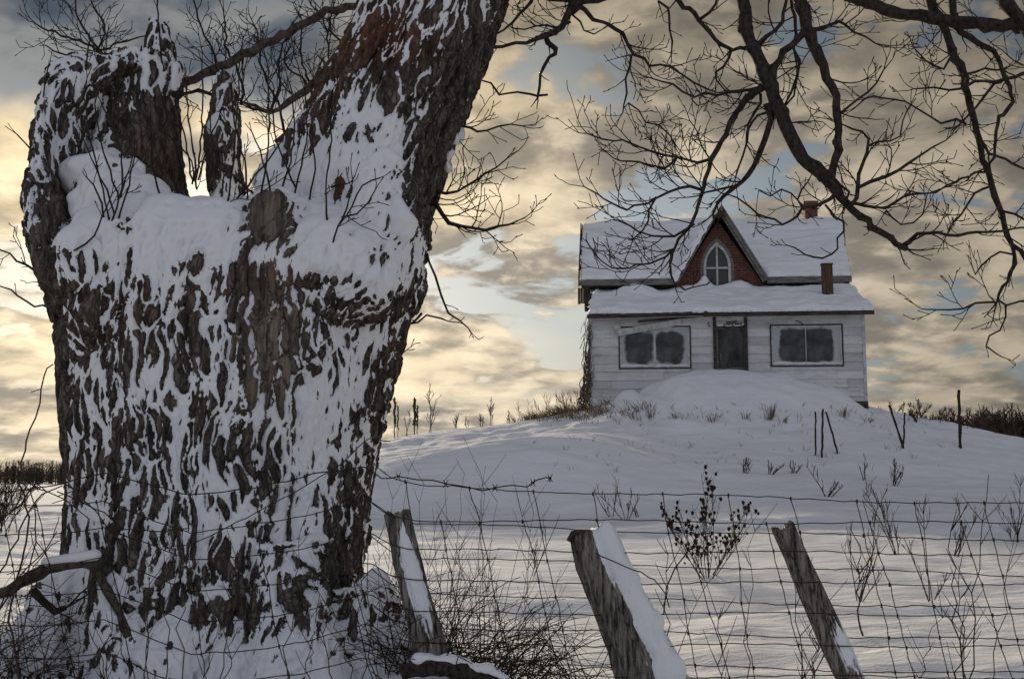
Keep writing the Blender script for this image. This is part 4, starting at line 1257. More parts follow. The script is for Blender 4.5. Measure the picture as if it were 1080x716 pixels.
# rake board and hanging end boards on the left
mb = MB()
mb.hexa([(UA - .05, ve - .02, ze - .22), (UA - .01, ve - .02, ze - .22), (UA - .01, VR, zr - .24), (UA - .05, VR, zr - .24), (UA - .05, ve - .02, ze + .07), (UA - .01, ve - .02, ze + .07), (UA - .01, VR, zr + .06), (UA - .05, VR, zr + .06)])
hpart('rake_board', mb, M['brown_wood'], roof)
mb = MB()
zb = hp(612, 323, VM)[1]
for k in range(3):
    a = UA - .07 + k * .085
    mb.box(a, a + .08, VM - .12 + .02 * k, VM - .085 + .02 * k, zb + random.uniform(-.02, .08), ze - .23)
hpart('end_board', mb, M['brown_wood'], roof)

# ---- brick gable with the pointed window
gpk = hp(757, 233, VM - .02)
gl = hp(712, 300, VM - .02); gr = hp(803, 300, VM - .02)
PKZ = hp(757, 219, VM - .4)[1]
GU, GZ = gpk[0], gpk[1]
GB = gl[1] - .55
hw = (gr[0] - gl[0]) / 2 * (GZ - GB) / (GZ - gl[1])
gwu0, gwz0 = hp(743.5, 301, VM - .02); gwu1, gwz1 = hp(769, 257, VM - .02)
gcu = (gwu0 + gwu1) / 2; gww = gwu1 - gwu0


def arch(cu, z0, w, h, n=9):
    """Pointed arch outline (two arcs), from bottom left clockwise."""
    spring = z0 + h - w * .95
    pts = [(cu - w / 2, z0), (cu - w / 2, spring)]
    r = (w * .95 ** 2 + w * .25) if False else None
    H = z0 + h - spring
    rad = (H * H + (w / 2) ** 2) / w
    for k in range(1, n + 1):
        zz = H * math.sin(math.pi / 2 * k / n)
        xx = math.sqrt(max(rad * rad - zz * zz, 0)) - (rad - w / 2)
        pts.append((cu - xx, spring + zz))
    rightp = [(2 * cu - a, b) for a, b in pts[:-1]][::-1]
    return pts + rightp


mb = MB()
a_out = arch(gcu, gwz0, gww, gwz1 - gwz0)
# gable wall around the opening: fan of quads between outline and arch
slope = (GZ - GB) / hw
def gable_at(zq): return max((GZ - zq) / slope, .0)
nA = len(a_out)
half = nA // 2
for sgn in (-1, 1):
    A_ = a_out[:half + 1] if sgn < 0 else a_out[half:][::-1]
    out_ = []
    for k, (uu, zz) in enumerate(A_):
        zo = GB if k == 0 else zz + (GZ - zz) * (k / (len(A_) - 1)) ** 2 * 1.0
        out_.append((GU + sgn * gable_at(zo), zo))
    A2 = [(A_[0][0], GB)] + list(A_)
    o2 = [out_[0]] + [(GU + sgn * gable_at(A_[0][1]), A_[0][1])] + out_[1:]
    for k in range(len(A2) - 1):
        b = len(mb.v)
        mb.v += [Vector((A2[k][0], VM - .02, A2[k][1])), Vector((A2[k + 1][0], VM - .02, A2[k + 1][1])), Vector((o2[k + 1][0], VM - .02, o2[k + 1][1])), Vector((o2[k][0], VM - .02, o2[k][1])),
                 Vector((A2[k][0], VM + .16, A2[k][1])), Vector((A2[k + 1][0], VM + .16, A2[k + 1][1]))]
        f = (b, b + 1, b + 2, b + 3) if sgn < 0 else (b + 3, b + 2, b + 1, b)
        mb.face(*f)
        mb.face(*((b + 4, b + 5, b + 1, b) if sgn < 0 else (b, b + 1, b + 5, b + 4)))
mb.box(gcu - gww / 2, gcu + gww / 2, VM - .02, VM + .1, GB, gwz0)
gable = hpart('brick_gable', mb, M['brick'])


def arch_ring(name, s0, s1, v0, v1, mat, parent):
    """Band between two nested pointed arches, given a thickness."""
    def off(s): return arch(gcu, gwz0 - .0, gww + 2 * s, gwz1 - gwz0 + s * 1.35)
    I, O = off(s0), off(s1)
    mb = MB()
    n = len(I)
    b = 0
    for L_, v in ((I, v0), (O, v0), (I, v1), (O, v1)): mb.v += [Vector((a, v, c)) for a, c in L_]
    for k in range(n - 1):
        mb.face(k, k + 1, n + k + 1, n + k)
        mb.face(2 * n + k, 3 * n + k, 3 * n + k + 1, 2 * n + k + 1)
        mb.face(n + k, n + k + 1, 3 * n + k + 1, 3 * n + k)
        mb.face(k, 2 * n + k, 2 * n + k + 1, k + 1)
    mb.face(0, n, 3 * n, 2 * n); mb.face(n - 1, 3 * n - 1, 4 * n - 1, 2 * n - 1)
    return hpart(name, mb, mat, parent)


gw = arch_ring('gothic_window', -.05, .035, VM - .06, VM + .05, M['white_paint'], house)
gw['label'] = 'pointed arch window in the brick gable'
arch_ring('surround', .037, .14, VM - .075, VM + .0, M['grey_wood'], gw)
arch_ring('brick_arch', .142, .26, VM - .045, VM + .0, M['brick'], gw)
mb = MB()
mb.prism(arch(gcu, gwz0 + .0, gww - .1, gwz1 - gwz0 - .07), VM + .06, VM + .08)
hpart('pane', mb, M['glass'], gw)
mb = MB()
mb.box(gcu - .03, gcu + .03, VM - .02, VM + .055, gwz0, gwz1 - .08)
zt = gwz0 + (gwz1 - gwz0) * .42
mb.box(gcu - gww / 2 + .03, gcu + gww / 2 - .03, VM - .0, VM + .057, zt - .03, zt + .03)
hpart('glazing_bar', mb, M['white_paint'], gw)
# gable roof and its boards
GV0 = VM - .42
mb = MB()
gz_e = ze - .12
pk = (GU, PKZ)
slope_r = (PKZ - gz_e) / GE
th_ = math.atan(slope_r)
for sgn in (-1, 1):
    e = (GU + sgn * GE, gz_e)
    nx, nz = sgn * math.sin(th_) * .07, math.cos(th_) * .07
    c = [(e[0], GV0, e[1]), (pk[0], GV0, pk[1]), (pk[0], VR - .05, pk[1]), (e[0], VM + 1.0, e[1])]
    c2 = [(a + nx, b, d_ + nz) for a, b, d_ in c]
    if sgn < 0: c, c2 = c[::-1], c2[::-1]
    mb.hexa(c[::-1] + c2[::-1])
groof = hpart('gable_roof', mb, M['dark_wood'])
for sgn in (-1, 1):
    ex = GU + sgn * GE
    mb = MB()
    for k, (o_, w_, dv) in enumerate(((0.01, .10, 0), (.115, .06, .045), (-.06, .05, -.035))):
        sh = Vector((sgn * math.sin(th_), 0, math.cos(th_))) * (.02 - o_ * .9)
        mb.bar(Vector((ex, GV0 - .04 + dv, gz_e)) + sh, Vector((GU + sgn * .02, GV0 - .04 + dv, PKZ + .02)) + sh, w_, .045)
    hpart('bargeboard', mb, M['grey_wood'], groof)
    nx, nz = sgn * math.sin(th_) * .072, math.cos(th_) * .072
    snow_sheet('roof_snow', [(ex + nx, GV0 + (-.10 if sgn < 0 else .05), gz_e + nz), (ex + nx, VM + 1.1, gz_e + nz), (pk[0] + nx, GV0 + (-.10 if sgn < 0 else .05), pk[1] + nz), (pk[0] + nx, VR - .1, pk[1] + nz)], .12 if sgn < 0 else .05, groof, seed=3 + sgn, edge=.06, ragged=.05)
mb = MB()
for k in range(46):
    u = k / 45
    mb.ell((GU - GE * (1 - u) - .02 + .012 * math.sin(k * 1.1), GV0 - .085, gz_e + (PKZ - gz_e) * u + .05), (.095 + .02 * math.sin(k * .9), .03, .10 + .03 * math.sin(k * 1.7)), seg=10, rings=6)
_sm = remesh(mb, .02)
set_co(_sm, smooth_co(_sm, get_co(_sm), 4)); _sm.materials.append(M['snow'])
_sm.polygons.foreach_set('use_smooth', [True] * len(_sm.polygons))
_o = bpy.data.objects.new('clinging_snow', _sm); COL.objects.link(_o); _o.parent = groof
mb = MB()
mb.box(GU - .035, GU + .035, GV0 - .10, GV0 - .02, PKZ - .42, PKZ + .16)
mb.bar((GU - .20, GV0 - .115, PKZ - .32), (GU + .20, GV0 - .115, PKZ - .32), .07, .04)
mb.bar((GU - .19, GV0 - .115, PKZ - .42), (GU + .20, GV0 - .116, PKZ - .12), .05, .03)
mb.ell((GU, GV0 - .06, PKZ + .18), (.05, .05, .05), seg=10, rings=6)
hpart('gable_finial', mb, M['dark_wood'], groof)

# ---- brick chimney
c0, c1 = hp(849.5, 234, VR - .1), hp(862, 212, VR - .1)
mb = MB()
mb.box(c0[0], c1[0], VR - .1, VR + .28, c0[1] - .5, c1[1] - .12)
mb.box(c0[0] - .03, c1[0] + .03, VR - .13, VR + .31, c1[1] - .118, c1[1])
ch = hpart('chimney', mb, M['brick'], roof)
mb = MB()
mb.ell(((c0[0] + c1[0]) / 2, VR + .09, c1[1] + .0), ((c1[0] - c0[0]) / 2 + .02, .2, .07), seg=16, rings=8)
hpart('chimney_snow', mb, M['snow'], ch, True)
mb = MB()
mb.ell(((c0[0] + c1[0]) / 2 + .15, VR - .15, c0[1] + .06), (.28, .16, .1), seg=16, rings=8)
hpart('chimney_snow', mb, M['snow'], ch, True)

# ---- lean-to roof
lv0 = -.42
le = hp(760, 329.5, lv0)[1]
lt = hp(760, 305, VM - .02)[1]
L0, L1 = hp(620, 329, lv0)[0], hp(921.5, 328, lv0)[0]
LT0, LT1 = hp(622, 300, VM)[0], hp(899, 298, VM)[0]
mb = MB()
for k in range(8):
    a, b = k / 8, (k + 1) / 8 - .008
    l0 = L0 + (LT0 - L0) * a + random.uniform(-.09, .06); r0 = L1 + (LT1 - L1) * a + random.uniform(-.03, .03)
    y0, y1 = lv0 + (VM - .03 - lv0) * a, lv0 + (VM - .03 - lv0) * b
    z0, z1 = le + (lt - le) * a, le + (lt - le) * b
    mb.hexa([(l0, y0, z0 - .045), (r0, y0, z0 - .045), (r0, y1, z1 - .045), (l0, y1, z1 - .045), (l0, y0, z0), (r0, y0, z0), (r0, y1, z1), (l0, y1, z1)])
lroof = hpart('lean_to_roof', mb, M['dark_wood'])
snow_sheet('roof_snow', [(L0 + .02, lv0 - .05, le + .004), (L1 - .02, lv0 - .05, le + .004), (LT0 + .12, VM - .05, lt), (LT1 - .05, VM - .05, lt)], .12, lroof, seed=6, edge=.10, ragged=.16,
           bumps=((.17, .80, .07, .12, .24), (.30, .9, .05, .1, -.2), (.435, .97, .022, .10, .34), (.385, .95, .05, .10, .10), (.57, .95, .04, .08, .16), (.36, .75, .06, .2, .06), (.06, .9, .05, .1, -.2), (.04, .55, .03, .06, -.2), (.28, .62, .035, .05, -.16), (.02, .2, .03, .1, -.14), (.97, .5, .02, .15, -.15), (.66, .05, .03, .1, -.12), (.33, .04, .05, .08, -.12), (.9, .8, .1, .2, .03), (.25, .98, .03, .04, -.12), (.8, .97, .1, .05, -.08)))
mb = MB()
# eave fascia in two lengths, the left one sagging away from its rafters
um = hp(742, 330, lv0)[0]
mb.hexa([(um, lv0 - .03, le - .13), (L1 + .01, lv0 - .03, le - .12), (L1 + .01, lv0 - .003, le - .12), (um, lv0 - .003, le - .13), (um, lv0 - .03, le - .0), (L1 + .01, lv0 - .03, le - .0), (L1 + .01, lv0 - .003, le), (um, lv0 - .003, le)])
mb.hexa([(L0 - .02, lv0 - .05, le - .14), (um + .12, lv0 - .06, le - .06), (um + .12, lv0 - .033, le - .06), (L0 - .02, lv0 - .02, le - .14), (L0 - .02, lv0 - .05, le - .03), (um + .12, lv0 - .06, le + .04), (um + .12, lv0 - .033, le + .04), (L0 - .02, lv0 - .02, le - .03)])
hpart('fascia', mb, M['dark_wood'], lroof)
mb = MB()
ua = hp(640, 340, -.2)[0]
mb.hexa([(.02, lv0 + .02, le - .16), (um, lv0 + .02, le - .11), (um, -.04, WT - .02), (.02, -.04, WT - .10), (.02, lv0 + .02, le - .14), (um, lv0 + .02, le - .09), (um, -.04, WT), (.02, -.04, WT - .08)])
mb.hexa([(um + .01, lv0 + .02, le - .10), (L1 - .1, lv0 + .02, le - .10), (L1 - .1, -.04, WT - .02), (um + .01, -.04, WT - .02), (um + .01, lv0 + .02, le - .08), (L1 - .1, lv0 + .02, le - .08), (L1 - .1, -.04, WT), (um + .01, -.04, WT)])
hpart('soffit', mb, M['white_paint'], lroof)
# weathered flue box standing in the snow on the right
b0, b1 = hp(868.5, 318, .9), hp(878, 279, .9)
mb = MB()
mb.box(b0[0], b1[0], .9, 1.14, b0[1] - .3, b1[1])
mb.box(b0[0] - .02, b1[0] + .02, .88, 1.16, b1[1] + .002, b1[1] + .05)
mb.box(b0[0] + .1, b0[0] + .13, .885, .899, b0[1] - .2, b1[1])
hpart('flue_box', mb, M['brown_wood'], lroof, lab='weathered upright box of boards on the lean-to roof')


# ---- picture windows
def picture_window(o, name, split, lo, lab, tall):
    a, b, c, d_ = o
    mb = MB()
    f = .038
    for q in ((a - f, b + f, c - f, c), (a - f, b + f, d_, d_ + f), (a - f, a, c + .001, d_ - .001), (b, b + f, c + .001, d_ - .001)):
        mb.box(q[0], q[1], -.062, .03, q[2], q[3])
    w = hpart(name, mb, M['black_paint'], None, lab=lab)
    mb = MB()
    g = .05
    for q in ((a, b, c, c + g), (a, b, d_ - g, d_), (a, a + g, c + g, d_ - g), (b - g, b, c + g, d_ - g)):
        mb.box(q[0] + .001, q[1] - .001, -.042, .03, q[2] + .001, q[3] - .001)
    m_ = a + (b - a) * split
    mw = .025 if tall == 0 else .010
    mb.box(m_ - mw, m_ + mw, -.046, .03, c + g, d_ - g)
    hpart('sash', mb, M['white_paint'], w)
    for x0, x1, k in ((a + g, m_ - mw, 0), (m_ + mw, b - g, 1)):
        mb = MB()
        ww, hh = x1 - x0, d_ - c - 2 * g
        mb.box(-ww / 2, ww / 2, -.008, .008, -hh / 2, hh / 2)
        p = hpart('pane', mb, mat_pane(ww, hh, .30 if tall == 0 else .16, lo, (.05 if tall == 0 else .15) * (1 if k == 0 else -1)), w)
        p.location = ((x0 + x1) / 2, -.012, (c + d_) / 2)
    mb = MB()
    n_ = 26
    for k in range(n_):
        u0, u1 = a + g + (b - a - 2 * g) * k / n_, a + g + (b - a - 2 * g) * (k + 1) / n_
        hq = lambda u: .025 + .02 * math.sin(u * 5) ** 2 + .03 * math.exp(-((u - a - .2) / .3) ** 2)
        mb.hexa([(u0, -.04, c + g), (u1, -.04, c + g), (u1, -.021, c + g), (u0, -.021, c + g), (u0, -.032, c + g + hq(u0)), (u1, -.032, c + g + hq(u1)), (u1, -.021, c + g + hq(u1)), (u0, -.021, c + g + hq(u0))])
    hpart('sill_snow', mb, M['snow'], w, True)
    return w


picture_window(OPEN[0], 'window', .50, .05, 'left picture window under the fallen soffit board', 0)
picture_window(OPEN[1], 'window', .49, .04, 'right picture window with thick frost in its top corner', 1)
mb = MB()
p0, p1 = hp(651, 351, -.2), hp(719, 339, -.1)
mb.bar((p0[0], -.13, p0[1]), (p1[0], -.10, p1[1]), .20, .025, up=(0, -1, -.5))
mb.bar((p0[0] - .05, -.10, p0[1] + .06), (p0[0] + .12, -.10, p0[1] + .12), .34, .02)
hpart('fallen_board', mb, M['white_paint'], lab='long white soffit board slipped down across the left window')
mb = MB()
s0, s1 = hp(690, 340, -.2), hp(742, 333, -.2)
mb.bar((s0[0] - .5, -.19, s0[1] + .03), (s1[0], -.26, s1[1]), .06, .03)
hpart('loose_lath', mb, M['dark_wood'])

# ---- door with its posts
a, b, c, d_ = OPEN[2]
mb = MB()
mb.box(a + .09, b - .09, .0, .03, c, d_ - .16)
door = hpart('door', mb, M['screen'])
mb = MB()
for q in ((a + .015, a + .085, c, d_ - .15), (b - .085, b - .015, c, d_ - .15), (a + .086, b - .086, d_ - .22, d_ - .15), (a + .086, b - .086, c + .62, c + .72)):
    mb.box(q[0], q[1], -.02, .02, q[2], q[3])
hpart('stile', mb, M['grey_wood'], door)
mb = MB()
mb.tube([(a + .16, -.03, c + .95), (a + .16, -.05, c + 1.0), (a + .16, -.05, c + 1.1), (a + .16, -.03, c + 1.15)], .012, 6)
hpart('handle', mb, M['tin'], door)
mb = MB()
mb.box(a, b, -.03, .03, d_ - .149, d_ + .12)
hpart('door_header', mb, M['white_paint'])
mb = MB()
pl = hp(753.5, 345, -.07)[0]; pr = hp(786.5, 345, -.07)[0]
ph = hp(760, 334.5, -.07)[1]
for q in (pl, pr):
    mb2 = MB(); mb2.box(q - .045, q + .045, -.10, -.035, -.3, ph)
    hpart('door_post', mb2, M['dark_wood'])
mb = MB()
mb.bar((a + .25, -.06, d_ - .10), (b - .12, -.06, d_ - .085), .05, .04)
mb.bar((a + .35, -.055, d_ - .03), (b - .30, -.055, d_ - .01), .03, .03)
for k in range(7):
    u = a + .12 + k * (b - a - .24) / 6
    mb.bar((u - .06, -.045, d_ - .17 + .02 * (k % 2)), (u + .07, -.045, d_ - .155 - .02 * (k % 3)), .05, .03)
hpart('broken_trim', mb, M['dark_wood'])
mb = MB()
for k in range(9):
    u = a + .12 + k * (b - a - .24) / 8
    mb.ell((u, -.045, d_ - .125 + .012 * (k % 3)), (.09, .04, .03), seg=8, rings=6)
hpart('ledge_snow', mb, M['snow'], None, True)
mb = MB()
hx, hz = hp(749, 342, -.05)
mb.tube([(hx - .02, -.04, hz + .05), (hx - .06, -.08, hz + .05), (hx - .07, -.09, hz), (hx - .04, -.08, hz - .06), (hx + .01, -.07, hz - .05)], .012, 6)
hpart('wall_hook', mb, M['black_paint'])
mb = MB()
hx, hz = hp(843, 339, -.05)
mb.tube([(hx - .12, -.04, hz + .02), (hx, -.05, hz), (hx + .12, -.05, hz - .1)], .012, 6)
hpart('service_wire', mb, M['black_paint'])
# corner boards and dark rotten sill on the right
mb = MB()
mb.box(-.03, .09, -.05, -.036, -.5, WT - .1)
mb.box(WU - .06, WU + .03, -.05, -.036, -.5, WT - .05)
hpart('corner_board', mb, M['white_paint'])
mb = MB()
mb.box(WU - .9, WU + .02, -.035, .02, -.3, .06) if False else mb.box(WU - .7, WU + .04, -.062, -.052, -.3, .12)
hpart('rotten_sill', mb, M['dark_wood'])
# tangle of dead vine up the left corner
random.seed(12)
mb = MB()
for k in range(26):
    u = -.04 + random.gauss(0, .05); w = random.uniform(-.25, .2)
    pts = []
    top = random.uniform(1.0, WT)
    n_ = 12
    for i in range(n_ + 1):
        q = i / n_
        pts.append((u - (1 - q) ** 2 * random.uniform(.05, .35) + random.gauss(0, .025), -.09 + random.gauss(0, .025), w + top * q))
    mb.tube(pts, [.017 - .008 * i / n_ for i in range(n_ + 1)], 5)
for k in range(60):
    u, z_ = random.gauss(-.05, .06), random.uniform(0, WT)
    mb.tube([(u, -.1, z_), (u + random.uniform(-.12, .05), -.12, z_ - random.uniform(.05, .2)), (u + random.uniform(-.2, .06), -.12, z_ - random.uniform(.2, .4))], .006, 4)
vine = mb.build('dead_vine', M['dark_straw'], None)
vine.matrix_world = HM
tag(vine, 'tangle of dry vine climbing the left corner of the farmhouse', 'vine')

# ------------------------------------------------------------------ fence
random.seed(31)
FY = 5.5
fo = at(640, 716, FY)
fence = empty('wire_fence', (fo.x, FY, gz(fo.x, FY)), 'old woven wire fence with barbed wire on top and three leaning split posts', 'fence')
FL = Vector(fence.location)


def fbuild(name, mb, mat, parent=None, smooth=False, lab=None):
    o = mb.build(name, mat, parent or fence, smooth, loc=FL if parent is None else FL)
    o.location = (0, 0, 0)
    if lab: o['label'] = lab
    return o


def hug(p):
    """Wire passes in front of the trunk where the trunk stands in its way."""
    hit = TRUNK_BVH.ray_cast(Vector((p.x, 3.5, p.z)), Vector((0, 1, 0)), 6)
    if hit[0] is not None and hit[0].y - .02 < p.y:
        p = Vector((p.x, hit[0].y - .02, p.z))
    return p


_sx = [-260, -60, 0, 60, 110, 200, 260, 320, 388, 410, 440, 1400]
_so = [4, 4, 2, 0, -8, 22, 14, 2, -20, -6, 0, 0]


def sag(px): return float(np.interp(px, _sx, _so))


def wire(mb, pts, r=.0026, wave=.004, step=.05, depth=FY):
    """Horizontal strand through picture points, with the small crimps of old wire."""
    P_ = []
    for i in range(len(pts) - 1):
        (x0, y0), (x1, y1) = pts[i], pts[i + 1]
        n = max(2, int(abs(x1 - x0) / 9))
        for k in range(n):
            u = k / n
            P_.append((x0 + (x1 - x0) * u, y0 + (y1 - y0) * u))
    P_.append(pts[-1])
    ph = random.uniform(0, 9)
    ws = []
    for k, (a, b) in enumerate(P_):
        p = at(a, b + sag(a), depth)
        p = p + Vector((0, math.sin(ph + k * 2.1) * wave * .6, math.sin(ph * 2 + k * 1.35) * wave * .5 + math.sin(ph + k * .17) * .007 + random.gauss(0, .0012)))
        ws.append(hug(p))
    mb.tube(ws, r, 5)
    return ws


def panel(name, rows, verts, depth, lab, left=-240):
    mb = MB()
    strands = []
    for y_l, y_m, y_r in rows:
        strands.append(wire(mb, ([(-240, y_l), (0, y_l), (420, y_m)] if left < 0 else [(left, y_m - 6), (left + 30, y_m)]) + [ (700, (y_m + y_r) / 2), (1080, y_r), (1330, y_r + 4)], depth=depth))
    xs = [np.array([p.x for p in s]) for s in strands]
    zs = [np.array([p.z for p in s]) for s in strands]
    yy = [np.array([p.y for p in s]) for s in strands]
    for px, lean in verts:
        pts = []
        x0 = at(px, 550, depth).x
        for k in range(len(strands)):
            ztop = np.interp(x0, xs[0], zs[0])
            zk = np.interp(x0, xs[k], zs[k])
            xk = x0 + (ztop - zk) * lean + random.gauss(0, .004)
            pts.append(Vector((xk, np.interp(xk, xs[k], yy[k]) - .004, np.interp(xk, xs[k], zs[k]))))
        fine = []
        for k in range(len(pts) - 1):
            for j in range(3):
                fine.append(pts[k].lerp(pts[k + 1], j / 3) + Vector((random.gauss(0, .0025), 0, 0)))
        fine.append(pts[-1])
        mb.tube(fine, .0024, 5)
        for p in pts:                                       # the knots where stay and strand are wrapped
            mb.tube([p + Vector((0, -.002, -.009)), p + Vector((0, -.004, 0)), p + Vector((0, -.002, .009))], .0044, 5)
    return fbuild(name, mb, M['wire'], lab=lab)


rowsA = [(531, 548, 552), (560, 580, 584), (592, 613, 616), (625, 646, 648), (657, 679, 681), (690, 712, 714), (722, 745, 747), (756, 778, 780)]
rowsB = [(515, 512, 532), (548, 552, 569), (583, 587, 606), (620, 624, 642), (656, 660, 675), (692, 695, 710), (730, 732, 744), (765, 768, 780)]
vA = [(q + random.uniform(-5, 5), random.uniform(.20, .30)) for q in (-190, -95, 6, 40, 105, 190, 268, 350, 470, 548, 632, 720, 812, 916, 1009, 1100, 1190)]
vB = [(q + random.uniform(-4, 4), random.uniform(.10, .24)) for q in (-150, -70, 22, 80, 160, 240, 315, 425, 492, 559, 627, 698, 768, 838, 903, 968, 1036, 1105, 1180)]
panel('woven_wire', rowsA, vA, FY, None)
panel('woven_wire', rowsB, [q for q in vB if q[0] > 400], FY + .06, None, 392)
# loose barbed strand on top
mb = MB()
ws = wire(mb, [(-200, 520), (20, 516), (200, 500), (330, 500), (402, 516), (420, 508), (440, 507), (456, 508), (470, 511), (490, 514), (508, 518), (522, 514), (540, 511), (556, 512), (562, 508), (568, 504), (575, 502), (580, 503), (580, 507)], r=.0032, wave=.003, depth=FY - .04)
for k in range(2, len(ws), 6):
    for s_ in (-1, 1):
        d_ = Vector((.012, random.uniform(-.008, .008), s_ * .018))
        mb.tube([ws[k] - d_, ws[k] + d_], .0018, 4)
    mb.tube([ws[k] - Vector((.008, 0, 0)), ws[k] + Vector((.008, 0, 0))], .005, 5)
fbuild('barbed_wire', mb, M['wire'])
for pts_, r_, dp in (([(180, 560), (240, 540), (300, 520), (360, 500), (398, 476), (412, 470)], .0026, 5.4), ([(60, 520), (80, 530), (100, 545), (130, 560), (160, 552), (200, 535)], .003, 5.4),
                     ([(628, 585), (640, 590), (660, 600), (676, 604), (690, 612), (702, 626), (706, 640)], .003, 5.44), ([(700, 650), (703, 620), (712, 600), (724, 585), (736, 570)], .0034, 5.44)):
    mb = MB()
    wire(mb, pts_, r=r_, depth=dp)
    fbuild('loose_wire', mb, M['wire'])


# ---- split posts
def mat_post():
    m, t = new_mat('split_post_wood')
    c = t.co()
    sn = t.attr('snow')
    n = t.noise(t.scale(c, (1, 1, .10)), 55, 6, .7)
    w = t.mix(t.mapr(n, .33, .68), (0.010, 0.009, 0.008, 1), (0.27, 0.24, 0.21, 1))
    fac = t.mapr(t.math('ADD', sn, t.math('MULTIPLY', t.math('SUBTRACT', t.noise(t.scale(c, (1, 1, .35)), 60, 4, .6), .5), .5)), -.05, .05)
    col = t.mix(fac, w, (0.80, 0.81, 0.85, 1))
    t.out(col, .88, t.math('ADD', n, t.math('MULTIPLY', fac, .8)), .6, .012, .2)
    return m


M['post'] = mat_post()


def post(axis, Y, wid, dep, snow_f, cover, lab, seed, split=0.0):
    """A split post: irregular section carried up a slightly bent axis, grooved along the grain."""
    rs = np.random.RandomState(seed)
    pts = [at(a, b, y) for (a, b), y in zip(axis, Y)]
    nr, ns = 110, 56
    u_ = np.linspace(0, 1, nr)
    seg = np.cumsum([0] + [(pts[i + 1] - pts[i]).length for i in range(len(pts) - 1)]); T = seg / seg[-1]
    ax = np.stack([np.interp(u_, T, [p[k] for p in pts]) for k in range(3)], 1)
    wv = np.interp(u_, T, wid) * 5.5 / FPX / 2
    dv = np.interp(u_, T, dep)
    th_ = np.linspace(0, 2 * np.pi, ns, endpoint=False)
    sq = (np.abs(np.cos(th_)) ** 4 + np.abs(np.sin(th_)) ** 4) ** -.25      # squarish section
    V = []
    lat = np.array([1, 0, .0])
    d0 = ax[-1] - ax[0]; d0 /= np.linalg.norm(d0)
    lat = lat - d0 * lat.dot(d0); lat /= np.linalg.norm(lat)
    fw = np.cross(d0, lat)
    G = np.zeros((nr, ns))
    thg, ug = np.meshgrid(th_, u_)
    q = np.stack([np.cos(thg) * 1.0, np.sin(thg) * 1.0, ug * 1.3], -1).reshape(-1, 3)
    gro = (perlin(q * np.array([2.6, 2.6, 1.3]) + seed) * .22 + np.abs(perlin(q * np.array([7, 7, 1.6]) + seed * 3)) * -.24 + perlin(q * np.array([14, 14, 5]) + seed) * .05).reshape(nr, ns)
    rr = sq[None, :] * (1 + gro)
    # splintered top
    top = perlin(np.stack([np.cos(th_) * 3, np.sin(th_) * 3, np.full(ns, seed * 1.)], 1)) * .03
    X = ax[:, None, :] + (np.cos(th_)[None, :] * rr * wv[:, None])[..., None] * lat + (np.sin(th_)[None, :] * rr * dv[:, None])[..., None] * fw
    X[-6:] += (np.linspace(.1, 1, 6)[:, None] * top[None, :])[..., None] * d0
    v = X.reshape(-1, 3)
    f = []
    for i in range(nr - 1):
        for k in range(ns):
            k2 = (k + 1) % ns
            f.append((i * ns + k, i * ns + k2, (i + 1) * ns + k2, (i + 1) * ns + k))
    tc = ax[-1] - d0 * .012
    v = np.concatenate([v, tc[None]])
    for k in range(ns): f.append(((nr - 1) * ns + k, (nr - 1) * ns + (k + 1) % ns, len(v) - 1))
    me = bpy.data.meshes.new('post')
    me.from_pydata((v - np.array(FL)).tolist(), [], f)
    me.materials.append(M['post'])
    me.polygons.foreach_set('use_smooth', [True] * len(me.polygons))
    me.update()
    side = np.cos(thg)                                           # +1 = right side
    facing = -np.sin(thg) if np.dot(fw, [0, 1, 0]) > 0 else np.sin(thg)
    s_ = snow_f(ug, side, facing) + perlin(q * np.array([4, 4, 2.6]) + seed * 5).reshape(nr, ns) * .35 + perlin(q * np.array([11, 11, 6]) + seed * 5).reshape(nr, ns) * .2
    attr(me, 'snow', np.concatenate([s_.ravel(), [.6]]))
    o = bpy.data.objects.new('post', me)
    COL.objects.link(o); o.parent = fence; o['label'] = lab
    if cover is not None:
        mb = MB()
        for (u0, u1, c_, wd, dp, lift) in cover:
            n_ = 44
            for k in range(n_ + 1):
                uu = u0 + (u1 - u0) * k / n_
                c0 = np.array([np.interp(uu, u_, ax[:, j]) for j in range(3)])
                w0 = np.interp(uu, u_, wv); d1 = np.interp(uu, u_, dv)
                sg = 1 if np.dot(fw, [0, 1, 0]) < 0 else -1
                p = c0 + lat * (w0 * c_) + fw * (sg * d1 * lift)
                e = math.sin(math.pi * min(1, max(0, .12 + .80 * k / n_))) ** .4
                jj = 1 + .22 * math.sin(k * .83 + seed) * math.sin(k * .37)
                mb.ell(p + lat * (w0 * .08 * math.sin(k * .61)), (wd * w0 * e * jj, dp * e, .05), seg=12, rings=8)
        sm = remesh(mb, .0075)
        Q = smooth_co(sm, get_co(sm), 12)
        set_co(sm, Q)
        Q = Q + get_no(sm) * (fbm(Q * np.array([9, 9, 5]), 4) * .014 - .004)[:, None]
        set_co(sm, Q - np.array(FL)); sm.materials.append(M['snow'])
        sm.polygons.foreach_set('use_smooth', [True] * len(sm.polygons))
        so_ = bpy.data.objects.new('snow_cover', sm); COL.objects.link(so_); so_.parent = o
    return o


